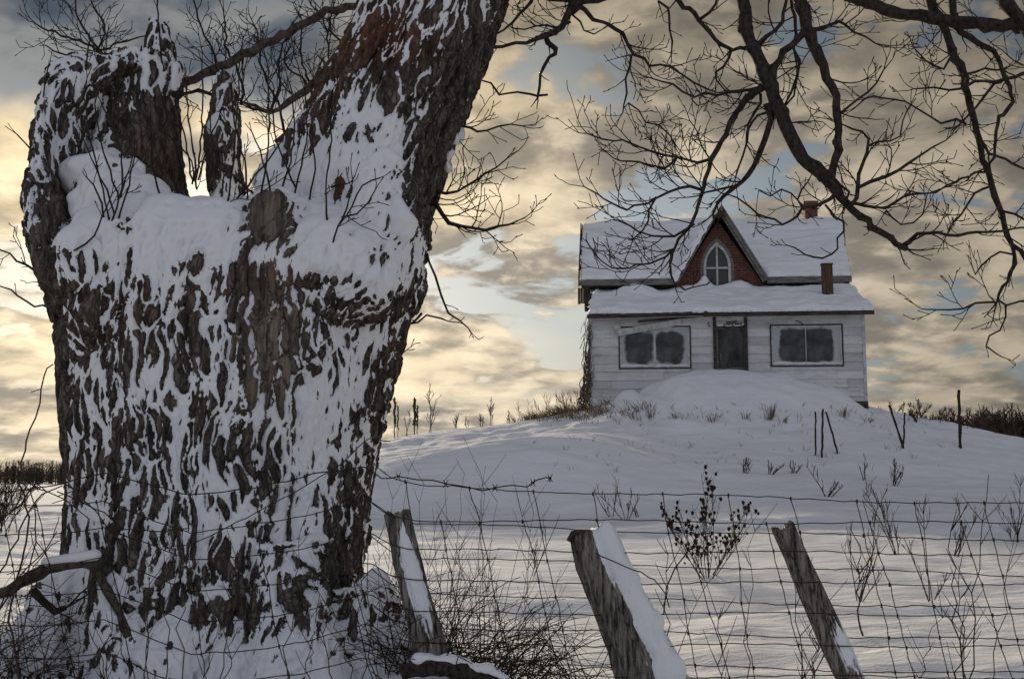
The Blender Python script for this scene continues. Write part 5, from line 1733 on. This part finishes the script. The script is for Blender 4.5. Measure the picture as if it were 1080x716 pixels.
P1 = post([(478, 790), (452, 680), (436, 620), (419, 541)], [5.56] * 4, [37, 33, 29, 25], [.065, .06, .055, .05],
          lambda u, s_, f_: -.5 + .9 * np.exp(-((u - .72) / .25) ** 2) * (f_ > -.2) * sstep(-.75, -.1, s_) * sstep(1.1, .6, s_), [(.58, .93, .12, .50, .02, .80)], 'narrow leaning post by the trunk with snow on its face', 3)
P2 = post([(722, 800), (688, 716), (660, 645), (634, 590), (624, 558)], [5.56] * 5, [78, 64, 56, 50, 44], [.10, .095, .09, .085, .08],
          lambda u, s_, f_: -.40 + .62 * sstep(-.3, .5, s_) + .5 * sstep(.6, 1., u) * sstep(-.5, .2, s_), [(.16, .975, .52, .58, .040, .66)], 'broad leaning post with snow down its whole right side', 8)
P3 = post([(930, 800), (897, 716), (868, 650), (826, 555)], [5.56] * 4, [30, 27, 26, 23], [.06, .055, .055, .05],
          lambda u, s_, f_: -.45 + .75 * np.exp(-((u - .45) / .16) ** 2) * sstep(-.6, .3, s_), None, 'dark leaning post with patches of snow low down', 14)
mb = MB()
k_ = at(606, 566, 5.54)
mb.tube([at(622, 566, 5.55), at(612, 563, 5.53), at(604, 563, 5.52), at(600, 569, 5.52), at(605, 572, 5.52)], [.03, .022, .016, .014, .008], 10, wob=.12)
fbuild('broken_knot', mb, M['limb_pale'], P2)
mb = MB()
c_ = at(442, 651, 5.47)
mb.tube([c_ + Vector((0, -.004, 0)), c_ + Vector((0, .03, 0))], .013, 14)
mb.tube([c_ + Vector((0, -.008, 0)), c_ + Vector((0, -.003, 0))], .007, 10)
fbuild('insulator', mb, M['tin'], P1)

# ------------------------------------------------------------------ plants
random.seed(77)


def blades(mb, p, n, h, spread, r=.004, lean=(0, 0), curl=.5, sides=3):
    for k in range(n):
        a = random.uniform(0, 2 * math.pi)
        b = p + Vector((math.cos(a), math.sin(a), 0)) * random.uniform(0, spread * .35)
        b.z -= .05
        hh = h * random.uniform(.45, 1.05)
        o = Vector((math.cos(a), math.sin(a), 0)) * hh * random.uniform(.1, .55) * spread / max(h, .1) * 1.2 + Vector((lean[0], lean[1], 0)) * hh
        pts = []
        for i in range(5):
            u = i / 4
            pts.append(b + o * u ** 1.6 + Vector((0, 0, (hh + .05) * (u - curl * .35 * u * u))))
        mb.tube(pts, [r, r * .9, r * .75, r * .5, r * .2], sides, cap=False)


def weed(mb, p, h, branches=6, r=.004, spread=.5, seeds=0, lean=(0, 0), depth=1, sb=None):
    """A dry forb: crooked stem with rising side branches, some ending in seed heads."""
    base = p - Vector((0, 0, .06))
    pts, d_ = [base], Vector((lean[0], lean[1], 1)).normalized()
    n = 8
    for i in range(n):
        d_ = (d_ + Vector((random.gauss(0, .07), random.gauss(0, .07), 0))).normalized()
        pts.append(pts[-1] + d_ * ((h + .06) / n))
    mb.tube(pts, [r * (1 - .6 * i / n) for i in range(n + 1)], 5, cap=False)
    for k in range(branches):
        u = random.uniform(.18, .95)
        i = min(int(u * n), n - 1)
        b = pts[i].lerp(pts[i + 1], u * n - i)
        a = random.uniform(0, 2 * math.pi)
        dd = (d_ + Vector((math.cos(a), math.sin(a) * .7, random.uniform(-.05, .3))) * random.uniform(.5, 1.0) * spread * 1.6).normalized()
        L = h * random.uniform(.18, .5) * (1.15 - .6 * u)
        q = [b]
        for j in range(5):
            dd = (dd + Vector((random.gauss(0, .1), random.gauss(0, .1), .12))).normalized()
            q.append(q[-1] + dd * L / 5)
        mb.tube(q, [r * .6, r * .55, r * .5, r * .42, r * .36, r * .28], 4, cap=False)
        if depth > 1:
            for j in (2, 3, 4):
                if random.random() < .7:
                    e = (dd + Vector((random.gauss(0, .6), random.gauss(0, .4), .2))).normalized()
                    mb.tube([q[j], q[j] + e * L * .2, q[j] + e * L * .36 + Vector((0, 0, .02))], [r * .4, r * .34, r * .25], 4, cap=False)
                    if seeds and sb is not None and random.random() < seeds: seedhead(sb, q[j] + e * L * .36 + Vector((0, 0, .02)))
        if seeds and sb is not None and random.random() < seeds: seedhead(sb, q[-1])
    if seeds and sb is not None: seedhead(sb, pts[-1])


def seedhead(mb, p, s=1.0):
    r = random.uniform(.013, .021) * s
    mb.ell(p, (r, r, r * 1.35), seg=7, rings=5)
    for k in range(5):
        a = random.uniform(0, 6.28)
        mb.tube([p, p + Vector((math.cos(a) * r * 1.6, math.sin(a) * r * 1.6, random.uniform(.2, 1.8) * r))], [r * .3, r * .12], 3, cap=False)


def plant(name, label, cat, p, maker, mat, group=None, parts=()):
    """A plant rooted at p; several meshes go under one Empty."""
    if not parts:
        mb = MB(); maker(mb)
        o = mb.build(name, mat, None, False, loc=p)
        tag(o, label, cat, group)
        return o
    root = empty(name, p, label, cat, group)
    mbs = [MB() for _ in parts]
    maker(*mbs)
    for (pn, pm), mb in zip(parts, mbs):
        if not mb.v: continue
        o = mb.build(pn, pm, root, False, loc=p)
        o.location = (0, 0, 0)
    return root


def pxh(p, px): return px * p.y / FPX          # metres that px picture pixels span at p

# --- spikes and weeds on the skyline left of the house
def mullein(mb, p, h, r):
    pts = [p - Vector((0, 0, .1))] + [p + Vector((random.gauss(0, .012), 0, h * k / 12)) for k in range(1, 13)]
    mb.tube(pts, [r * .45] * 4 + [r * random.uniform(.8, 1.15) for _ in range(8)] + [r * .3], 7, wob=.25)
    for k in range(26):
        q = pts[random.randint(3, 11)]
        a = random.uniform(0, 6.28)
        mb.tube([q, q + Vector((math.cos(a) * r * 1.7, math.sin(a) * r, random.uniform(.01, .06)))], [r * .5, r * .2], 4, cap=False)


SK = lambda px, py: on_ground(px, py, 24, 40)
for px, py, top, r, lab in ((416, 458, 415, .035, 'tall bare spike on the skyline nearest the old tree'), (437, 456, 417, .045, 'thick dark seed spike on the skyline beside the branching weed')):
    p = SK(px, py)
    plant('mullein_stalk', lab, 'dead plant', p, lambda mb, p=p, h=pxh(p, py - top), r=r: (mullein(mb, p, h, r), mullein(mb, p + Vector((.09, .05, 0)), h * .8, r * .6)), M['stalk'], 'dry spikes on the skyline')
for px, py, top, br, sp, lab in ((453, 456, 411, 13, .75, 'wide-branching dry weed on the skyline beside the dark spike'), (428, 457, 432, 6, .6, 'low thin weed between the two skyline spikes'),
                                 (480, 447, 432, 14, .8, 'small rounded weed alone on the skyline'), (492, 446, 435, 8, .7, 'tiny pale weed just right of the small rounded one'),
                                 (507, 444, 431, 14, .9, 'low bushy weed at the foot of the upright skyline stem'), (517, 444, 416, 10, .28, 'narrow upright stem right of the low bushy weed on the skyline'),
                                 (536, 440, 428, 8, .6, 'thin weed on the skyline left of the brown grass patch')):
    p = SK(px, py)
    plant('dry_weed', lab, 'dead plant', p, lambda mb, p=p, h=pxh(p, py - top), br=br, sp=sp: (weed(mb, p, h, br, .013, sp, depth=2), weed(mb, p + Vector((.05, .02, 0)), h * .8, br // 2, .011, sp, depth=2)), M['stalk'], 'dry weeds on the skyline')

# --- dry grass on the mound round the house: uncountable cover
mb = MB()
for k in range(170):
    px = random.gauss(603, 26) if k % 3 else random.uniform(552, 690)
    py = random.uniform(421, 442) if k % 3 else random.uniform(430, 445)
    p = on_ground(px, py, 26, 40)
    blades(mb, p, random.randint(5, 10), random.uniform(.15, .42), .55, .008, lean=(random.uniform(-.7, .2), 0))
for k in range(26):
    p = on_ground(random.gauss(598, 22), random.uniform(420, 434), 26, 40)
    weed(mb, p, random.uniform(.35, .8), 7, .009, .8, lean=(random.uniform(-.5, .1), 0))
g = mb.build('dry_grass', M['grass'])
tag(g, 'thin brown grass poking through the snow at the left corner of the farmhouse', 'grass', kind='stuff')
mb = MB()
for k in range(15):
    px = random.gauss(972, 18); py = random.uniform(432, 446)
    p = on_ground(px, py, 26, 42)
    blades(mb, p, random.randint(3, 6), random.uniform(.10, .25), .5, .006)
g = mb.build('dry_grass', M['stalk'])
tag(g, 'sparse dark grass on the skyline right of the farmhouse', 'grass', kind='stuff')
mb = MB()
for k in range(210):
    px = random.uniform(560, 1010); py = random.choice((random.gauss(438, 7), random.uniform(430, 500)))
    if 640 < px < 915 and py < 428: continue
    p = on_ground(px, py, 20, 40)
    blades(mb, p, random.randint(1, 4), random.uniform(.06, .24), .25, .006, lean=(random.uniform(-.4, .4), 0))
g = mb.build('dry_grass', M['grass'])
tag(g, 'scattered straw stubble pricking through the snow of the rise', 'grass', kind='stuff')
for px, py, n, h, lab in ((688, 441, 26, .28, 'brown grass tuft at the foot of the drift, leftmost below the house'), (714, 440, 14, .22, 'small brown grass tuft right of the leftmost one below the house'), (752, 444, 22, .26, 'low brown tuft straight below the farmhouse door'),
                          (787, 443, 14, .28, 'small tuft between the door tuft and the tall pale grass clump'), (812, 442, 30, .62, 'tall pale grass clump below the right picture window'),
                          (826, 446, 14, .3, 'short tuft just right of the tall pale grass clump'), (890, 440, 20, .42, 'grass tuft left of the sticks below the house corner'), (915, 445, 16, .16, 'flat brown grass tuft right of the three sticks')):
    p = on_ground(px, py, 24, 40)
    plant('grass_tuft', lab, 'grass tuft', p, lambda mb, p=p, n=n, h=h: blades(mb, p, n, h, .4, .008), M['grass'], 'grass tufts on the snowy rise')
# --- scrub right of the house
for px, py, top, br, sp, lab in ((948, 434, 420, 10, .9, 'low dark shrub on the skyline next to the house corner'), (962, 437, 418, 12, .9, 'leaning dark shrub on the skyline, second from the house corner'),
                                 (975, 440, 414, 16, .7, 'tallest dark shrub on the skyline right of the house'), (990, 444, 424, 12, .9, 'low spreading shrub left of the thick black stake'),
                                 (1024, 452, 437, 7, .5, 'thin weed just right of the thick black stake'), (968, 446, 430, 12, .5, 'dark shrub standing in front of the skyline scrub')):
    p = on_ground(px, py, 24, 42)
    plant('dark_shrub', lab, 'shrub', p, lambda mb, p=p, h=pxh(p, py - top), br=br, sp=sp: [weed(mb, p + Vector((random.gauss(0, .1), random.gauss(0, .1), 0)), h * random.uniform(.4, .95), br, .012, sp, depth=2, lean=(random.uniform(-.9, 1.0), 0)) for _ in range(3)], M['stalk'], 'scrub on the skyline right of the house')
# --- stakes
def stake(mb, a, b, r):
    pts = [a.lerp(b, k / 9) + Vector((random.gauss(0, .006), random.gauss(0, .006), 0)) for k in range(10)]
    pts[0].z -= .15
    mb.tube(pts, [r * random.uniform(.85, 1.2) for _ in pts], 7, wob=.15)
for x0, y0, x1, y1, r, lab in ((860, 481, 860, 434, .022, 'upright black stake, left one of the three sticks below the house'), (867, 483, 868, 431, .026, 'upright black stake, middle one of the three sticks below the house'),
                               (884, 479, 871, 434, .022, 'leaning black stake, right one of the three sticks below the house'), (953, 473, 938, 427, .03, 'long leaning stake under the skyline scrub'),
                               (953, 470, 954, 435, .022, 'short upright stick crossing the long leaning stake'), (1013, 473, 1011, 411, .04, 'thick black stake standing tall at the right edge of the rise')):
    p = on_ground(x0, y0, 16, 40)
    q = at(x1, y1, p.y)
    plant('wooden_stake', lab, 'stake', p, lambda mb, p=p, q=q, r=r: stake(mb, p, q, r), M['limb'], 'stakes stuck in the snow of the rise')

# --- weeds standing in the open snow between house and fence
def fan(mb, p, h, n, spread, r, lean=0.0, depth=2, br=6):
    for k in range(n):
        u = (k + .5) / n - .5
        weed(mb, p + Vector((u * .06, random.gauss(0, .03), 0)), h * random.uniform(.4, 1.1), random.randint(max(1, br - 3), br + 3), r * random.uniform(.7, 1.1), random.uniform(.3, .7), lean=(u * spread * 2 + lean + random.gauss(0, .28), random.gauss(0, .2)), depth=depth)


for px, py, h, n, sp, ln, br, lab, y1 in (
        (786, 499, 16, 5, .5, .25, 3, 'smallest broken weed in the open snow, left one of the leaning row', 30), (812, 500, 15, 4, .6, .5, 4, 'flattened weed in the middle of the leaning row in the open snow', 30), (836, 499, 14, 5, .8, .3, 4, 'low weed at the right end of the leaning row in the open snow', 30),
        (872, 524, 36, 6, .55, .2, 5, 'fan-shaped weed in the snow under the three sticks', 26), (912, 506, 28, 3, .2, 0, 3, 'very thin weed in the snow under the house corner', 28),
        (943, 512, 32, 5, .3, .25, 7, 'bushy weed leaning right, under the long leaning stake', 26), (660, 548, 48, 4, .5, .1, 5, 'thin branching weed in the snow left of the seed-head bush', 24), (645, 545, 40, 3, .4, -.5, 4, 'thin weed leaning left beside the branching one', 24),
        (673, 545, 24, 2, .15, 0, 2, 'pair of short straight stems right of the branching weed', 24), (560, 590, 80, 2, .2, .15, 4, 'tall thin weed standing behind the left part of the fence', 14),
        (945, 560, 70, 4, .25, .1, 7, 'tall leafless weed behind the fence with many upright twigs', 16), (905, 600, 95, 5, .28, .05, 5, 'upright clump of stems behind the fence, right of the dark post', 12),
        (1005, 560, 70, 4, .35, .3, 6, 'bent weed spreading right behind the fence', 16), (1070, 520, 60, 5, .5, .0, 7, 'bushy weed cut by the right edge of the photo', 18),
        (980, 590, 90, 3, .3, .1, 5, 'loose pale weed behind the fence near the right edge', 12)):
    p = on_ground(px, py, 7, y1)
    plant('field_weed', lab, 'dead plant', p, lambda mb, p=p, h=pxh(p, h), n=n, sp=sp, ln=ln, br=br: fan(mb, p, h, n, sp, .0016 * p.y ** .62, ln, br=br), M['stalk'], 'weeds standing in the open snow')
# --- the bush with dark seed heads
p = on_ground(746, 609, 6, 24)
def seed_bush(mb, sb):
    h = pxh(p, 100)
    for k in range(13):
        u = (k + .5) / 13 - .5
        weed(mb, p + Vector((u * .1, random.gauss(0, .05), 0)), h * random.uniform(.55, 1.0) * (1 - abs(u) * .3), 7, .0055, .5, seeds=.5, lean=(u * 1.7 + random.gauss(0, .08), random.gauss(0, .2)), depth=2, sb=sb)
    for k in range(26):
        q = p + Vector((random.gauss(0, .12), random.gauss(0, .08), random.uniform(.05, .4)))
        seedhead(sb, q, .7)
plant('seed_bush', 'rounded dead bush covered in dark seed heads beyond the fence', 'bush', p, seed_bush, None, parts=(('stems', M['stalk']), ('seed_heads', M['seed'])))

# --- stems and brambles along the fence
def stems(mb, x0, y0, x1, y1, Y, r=.0036, br=5, crook=.012):
    a, b = at(x0, y0, Y), at(x1, y1, Y + random.uniform(-.1, .2))
    a.z = min(a.z, gz(a.x, a.y) - .02)
    pts = [a.lerp(b, k / 10) + Vector((random.gauss(0, crook), random.gauss(0, crook), 0)) for k in range(11)]
    mb.tube(pts, [r * (1 - .06 * k) for k in range(11)], 5)
    for k in range(br):
        i = random.randint(3, 10)
        d_ = (b - a).normalized()
        e = (d_ * .6 + Vector((random.choice((-1, 1)) * random.uniform(.3, .9), random.gauss(0, .3), random.uniform(.2, .5)))).normalized()
        L = random.uniform(.05, .20)
        mb.tube([pts[i], pts[i] + e * L * .5 + Vector((0, 0, .004)), pts[i] + e * L + Vector((0, 0, .02))], [r * .6, r * .45, r * .3], 4)


for (x0, y0, x1, y1, Y, r, lab) in (
        (1012, 716, 1040, 500, 5.7, .004, 'long bare stem rising at the fence, right of the bent weed'), (1018, 716, 1000, 560, 5.75, .005, 'knotty dark stem at the fence near its right end'), (1022, 714, 1008, 600, 5.6, .004, 'crooked stem close beside the knotty one'),
        (1004, 716, 1020, 640, 5.7, .004, 'short stem at the foot of the knotty one'), (960, 716, 992, 640, 5.7, .003, 'slender stem slanting right behind the fence'), (1040, 700, 1072, 540, 5.8, .003, 'long slender stem slanting right near the photo edge'),
        (905, 616, 905, 576, 9, .008, 'short dark stub standing alone in the snow right of the dark post'), (757, 716, 757, 640, 5.8, .004, 'short grey stub behind the fence under the seed-head bush'),
        (848, 716, 838, 610, 5.65, .004, 'thin stem left of the dark leaning post'), (855, 716, 862, 630, 5.65, .004, 'thin stem crossing behind the dark leaning post'), (846, 716, 872, 640, 5.7, .003, 'bent thin stem under the dark leaning post'),
        (700, 716, 706, 585, 5.62, .004, 'bare stem just right of the broad post'), (780, 716, 796, 560, 5.8, .003, 'slender stem behind the fence right of the seed-head bush'), (690, 716, 740, 620, 5.7, .003, 'arching stem right of the broad post')):
    a = at(x0, y0, Y)
    p = Vector((a.x, a.y, gz(a.x, a.y)))
    plant('dead_weed', lab, 'dead plant', p, lambda mb, q=(x0, y0, x1, y1, Y, r): stems(mb, *q, br=7), M['stalk'], 'bare stems along the fence')


def cane(mb, a, d_, L, r, droop=.5, n=10):
    pts = [a]
    for k in range(n):
        d_ = (d_ + Vector((random.gauss(0, .10), random.gauss(0, .08), -droop * .22))).normalized()
        pts.append(pts[-1] + d_ * L / n)
    mb.tube(pts, [r * (1 - .06 * k) for k in range(n + 1)], 4, cap=False)
    return pts


def thicket(mb, x0, x1, Y0, Y1, n, h, r=.003, lean=.2, droop=.5):
    for k in range(n):
        x = random.uniform(x0, x1); y = random.uniform(Y0, Y1)
        a = Vector((x, y, gz(x, y) - .03))
        d_ = Vector((random.gauss(lean, .5), random.gauss(0, .25), random.uniform(.5, 1.3))).normalized()
        pts = cane(mb, a, d_, h * random.uniform(.5, 1.15), r * random.uniform(.7, 1.2), droop)
        for j in range(random.randint(2, 6)):
            i = random.randint(2, 9)
            e = Vector((random.gauss(lean, .7), random.gauss(0, .4), random.uniform(-.2, .9))).normalized()
            cane(mb, pts[i], e, random.uniform(.06, .22), r * .55, .4, 5)


def spot(px, Y): return at(px, 716, Y).x
for x0, x1, Y0, Y1, n, h, ln, dr, lab in (
        (spot(392, 5.7), spot(470, 5.7), 5.6, 5.95, 70, .55, .1, .5, 'bramble thicket at the foot of the narrow leaning post'),
        (spot(455, 5.7), spot(560, 5.7), 5.6, 6.0, 75, .60, .25, .45, 'bramble thicket sprawling right of the narrow leaning post'),
        (spot(550, 5.7), spot(640, 5.7), 5.6, 5.9, 40, .50, -.3, .6, 'low arching brambles left of the broad post'),
        (spot(-10, 5.75), spot(50, 5.75), 5.55, 6.1, 120, .62, .0, .75, 'dense dark bramble thicket left of the old tree'),
        (spot(-90, 5.75), spot(-10, 5.75), 5.55, 6.1, 50, .8, .2, .7, 'bramble thicket at the left edge of the photo')):
    xm, ym = (x0 + x1) / 2, (Y0 + Y1) / 2
    p = Vector((xm, ym, gz(xm, ym)))
    plant('bramble', lab, 'bramble', p, lambda mb, q=(x0, x1, Y0, Y1, n, h, .0032, ln, dr): thicket(mb, *q), M['stalk'], 'brambles along the fence')
for xs, lab in (((405, 440, 470), 'tall dry grass stems left of and behind the narrow post'), ((480, 500, 520, 545), 'tall dry grass stems in the brambles right of the narrow post')):
    p = Vector((spot(xs[0], 5.8), 5.8, gz(spot(xs[0], 5.8), 5.8)))
    def tall(mb, xs=xs):
        for k in range(13):
            x = random.choice(xs) + random.uniform(-14, 14)
            stems(mb, x, 716, x + random.uniform(-20, 45), random.uniform(490, 600), random.uniform(5.65, 6.0), .0022, 6, .008)
    plant('tall_grass', lab, 'grass', p, tall, M['stalk'], 'tall grass stems along the fence')
# arching canes at the left edge
p = Vector((spot(0, 5.6), 5.6, gz(spot(0, 5.6), 5.6)))
def arch_canes(mb):
    for pts, r in (([(-20, 716), (-4, 620), (20, 560), (44, 520), (66, 512)], .005), ([(20, 716), (12, 640), (28, 560), (22, 500), (36, 440), (50, 388), (56, 384)], .0055), ([(-10, 560), (20, 530), (50, 505), (80, 516), (100, 540), (130, 575)], .005),
                   ([(-20, 505), (10, 500), (40, 512), (70, 528), (95, 548)], .004), ([(0, 640), (30, 600), (40, 560), (34, 520), (20, 505)], .004), ([(-20, 690), (10, 620), (46, 580), (60, 560)], .004), ([(10, 700), (30, 640), (36, 600), (62, 570)], .0035)):
        q = [at(a, b, 5.45 + .02 * k) for k, (a, b) in enumerate(pts)]
        q, rr = resample(q, [r * (1 - .5 * k / len(q)) for k in range(len(q))], .05, .006)
        mb.tube(q, rr, 5)
        for k in range(5):
            i = random.randint(2, len(q) - 2)
            cane(mb, q[i], Vector((random.gauss(0, 1), random.gauss(0, .3), random.gauss(.2, .6))).normalized(), random.uniform(.05, .16), .0025, .2, 4)
plant('bramble_cane', 'long arching canes rising past the dead low branch at the left edge', 'bramble', p, arch_canes, M['stalk'])
# shoots standing at the foot of the trunk
p = Vector((spot(200, 5.42), 5.42, gz(spot(200, 5.42), 5.42)))
def foot(mb):
    for x0, y0, x1, y1 in ((140, 716, 120, 600), (150, 716, 165, 560), (176, 716, 180, 540), (186, 716, 206, 540), (160, 716, 150, 590), (120, 716, 96, 640), (205, 716, 235, 640), (236, 716, 246, 660), (110, 716, 118, 610),
                           (300, 716, 316, 560), (352, 716, 330, 600), (380, 716, 345, 630), (330, 716, 322, 640), (230, 720, 250, 600), (60, 716, 40, 660), (90, 716, 76, 650), (385, 716, 376, 560), (396, 716, 380, 520)):
        stems(mb, x0, y0 + 20, x1, y1, 5.40, .0032, 5)
plant('trunk_shoots', 'thin dark shoots standing against the foot of the old tree', 'shoots', p, foot, M['stalk'])

# --- small bare shrub far off at the left edge
p = on_ground(4, 506, 20, 90)
p = Vector((at(4, 500, 24).x, 24, gz(at(4, 500, 24).x, 24)))
plant('bare_shrub', 'bare rounded shrub out in the field at the left edge', 'shrub', p,
      lambda mb: [weed(mb, p + Vector((random.gauss(0, .15), random.gauss(0, .1), 0)), random.uniform(.8, 1.5), 16, .011, .6, depth=2, lean=(random.gauss(0, .35), random.gauss(0, .2))) for _ in range(16)], M['stalk'])

# --- rotted log half buried at the foot of the narrow post
random.seed(3)
p = at(478, 712, 5.36)
p.z = gz(p.x, p.y)
log = empty('fallen_log', p, 'short rotted log under snow at the foot of the narrow leaning post', 'log')
mb = MB()
pts = [at(424, 708, 5.36), at(450, 701, 5.36), at(480, 704, 5.35), at(505, 711, 5.34), at(535, 724, 5.33)]
pts, rr = resample(pts, [.034, .044, .046, .042, .03], .03, .004)
mb.tube(pts, [r * random.uniform(.85, 1.15) for r in rr], 14, wob=.14)
for k in range(10):
    q = random.choice(pts)
    cane(mb, q, Vector((random.gauss(.2, .6), random.gauss(0, .3), random.uniform(.3, 1))), random.uniform(.06, .2), .003, .3, 5)
o = mb.build('log_wood', M['limb'], log, loc=p); o.location = (0, 0, 0)
mb = MB()
for q in pts[2:-1:1]: mb.ell(q + Vector((0, .0, .034)), (.04, .045, .022 + .012 * math.sin(q.x * 40)), seg=10, rings=6)
sm = remesh(mb, .008)
set_co(sm, smooth_co(sm, get_co(sm), 6) - np.array(p)); sm.materials.append(M['snow'])
sm.polygons.foreach_set('use_smooth', [True] * len(sm.polygons))
o = bpy.data.objects.new('snow_cover', sm); COL.objects.link(o); o.parent = log

# ------------------------------------------------------------------ woods far off
def woods(name, label, x0, x1, y, h, n, seed, mat):
    random.seed(seed)
    mb = MB()
    for k in range(n):
        x = random.uniform(x0, x1); yy = y + random.uniform(0, 35)
        z0 = gz(x, yy) - .3
        hh = h * random.uniform(.55, 1.1)
        mb.tube([(x, yy, z0), (x + random.gauss(0, .2), yy, z0 + hh * .5), (x + random.gauss(0, .4), yy, z0 + hh)], [hh * .016, hh * .011, hh * .003], 4, cap=False)
        for j in range(26):
            u = random.uniform(.12, .95)
            a = random.uniform(0, 6.28)
            L = hh * random.uniform(.12, .32) * (1.15 - u * .7)
            b = Vector((x, yy, z0 + hh * u))
            e = b + Vector((math.cos(a) * L * .8, math.sin(a) * L * .6, L * random.uniform(.4, 1)))
            mb.tube([b, b.lerp(e, .5) + Vector((0, 0, L * .08)), e], [hh * .006, hh * .004, hh * .002], 3, cap=False)
            for i in range(4):
                s_ = b.lerp(e, random.uniform(.3, .9))
                mb.tube([s_, s_ + Vector((random.gauss(0, .4), random.gauss(0, .4), random.uniform(.3, 1))) * L * .5], [hh * .0035, hh * .0015], 3, cap=False)
    o = mb.build(name, mat)
    tag(o, label, 'woods', kind='stuff')


M['woods'] = mat_noise('far_bare_trees', (0.030, 0.022, 0.017), (0.085, 0.062, 0.048), (1, 1, 1), .2, .95, 0, .01)
woods('far_woods', 'dark bare woods behind the right shoulder of the rise', 57, 76, 140, 10.0, 520, 3, M['woods'])
woods('far_woods', 'low line of bare woods across the field at the left edge', -126, -98, 260, 5.6, 300, 4, M['woods'])
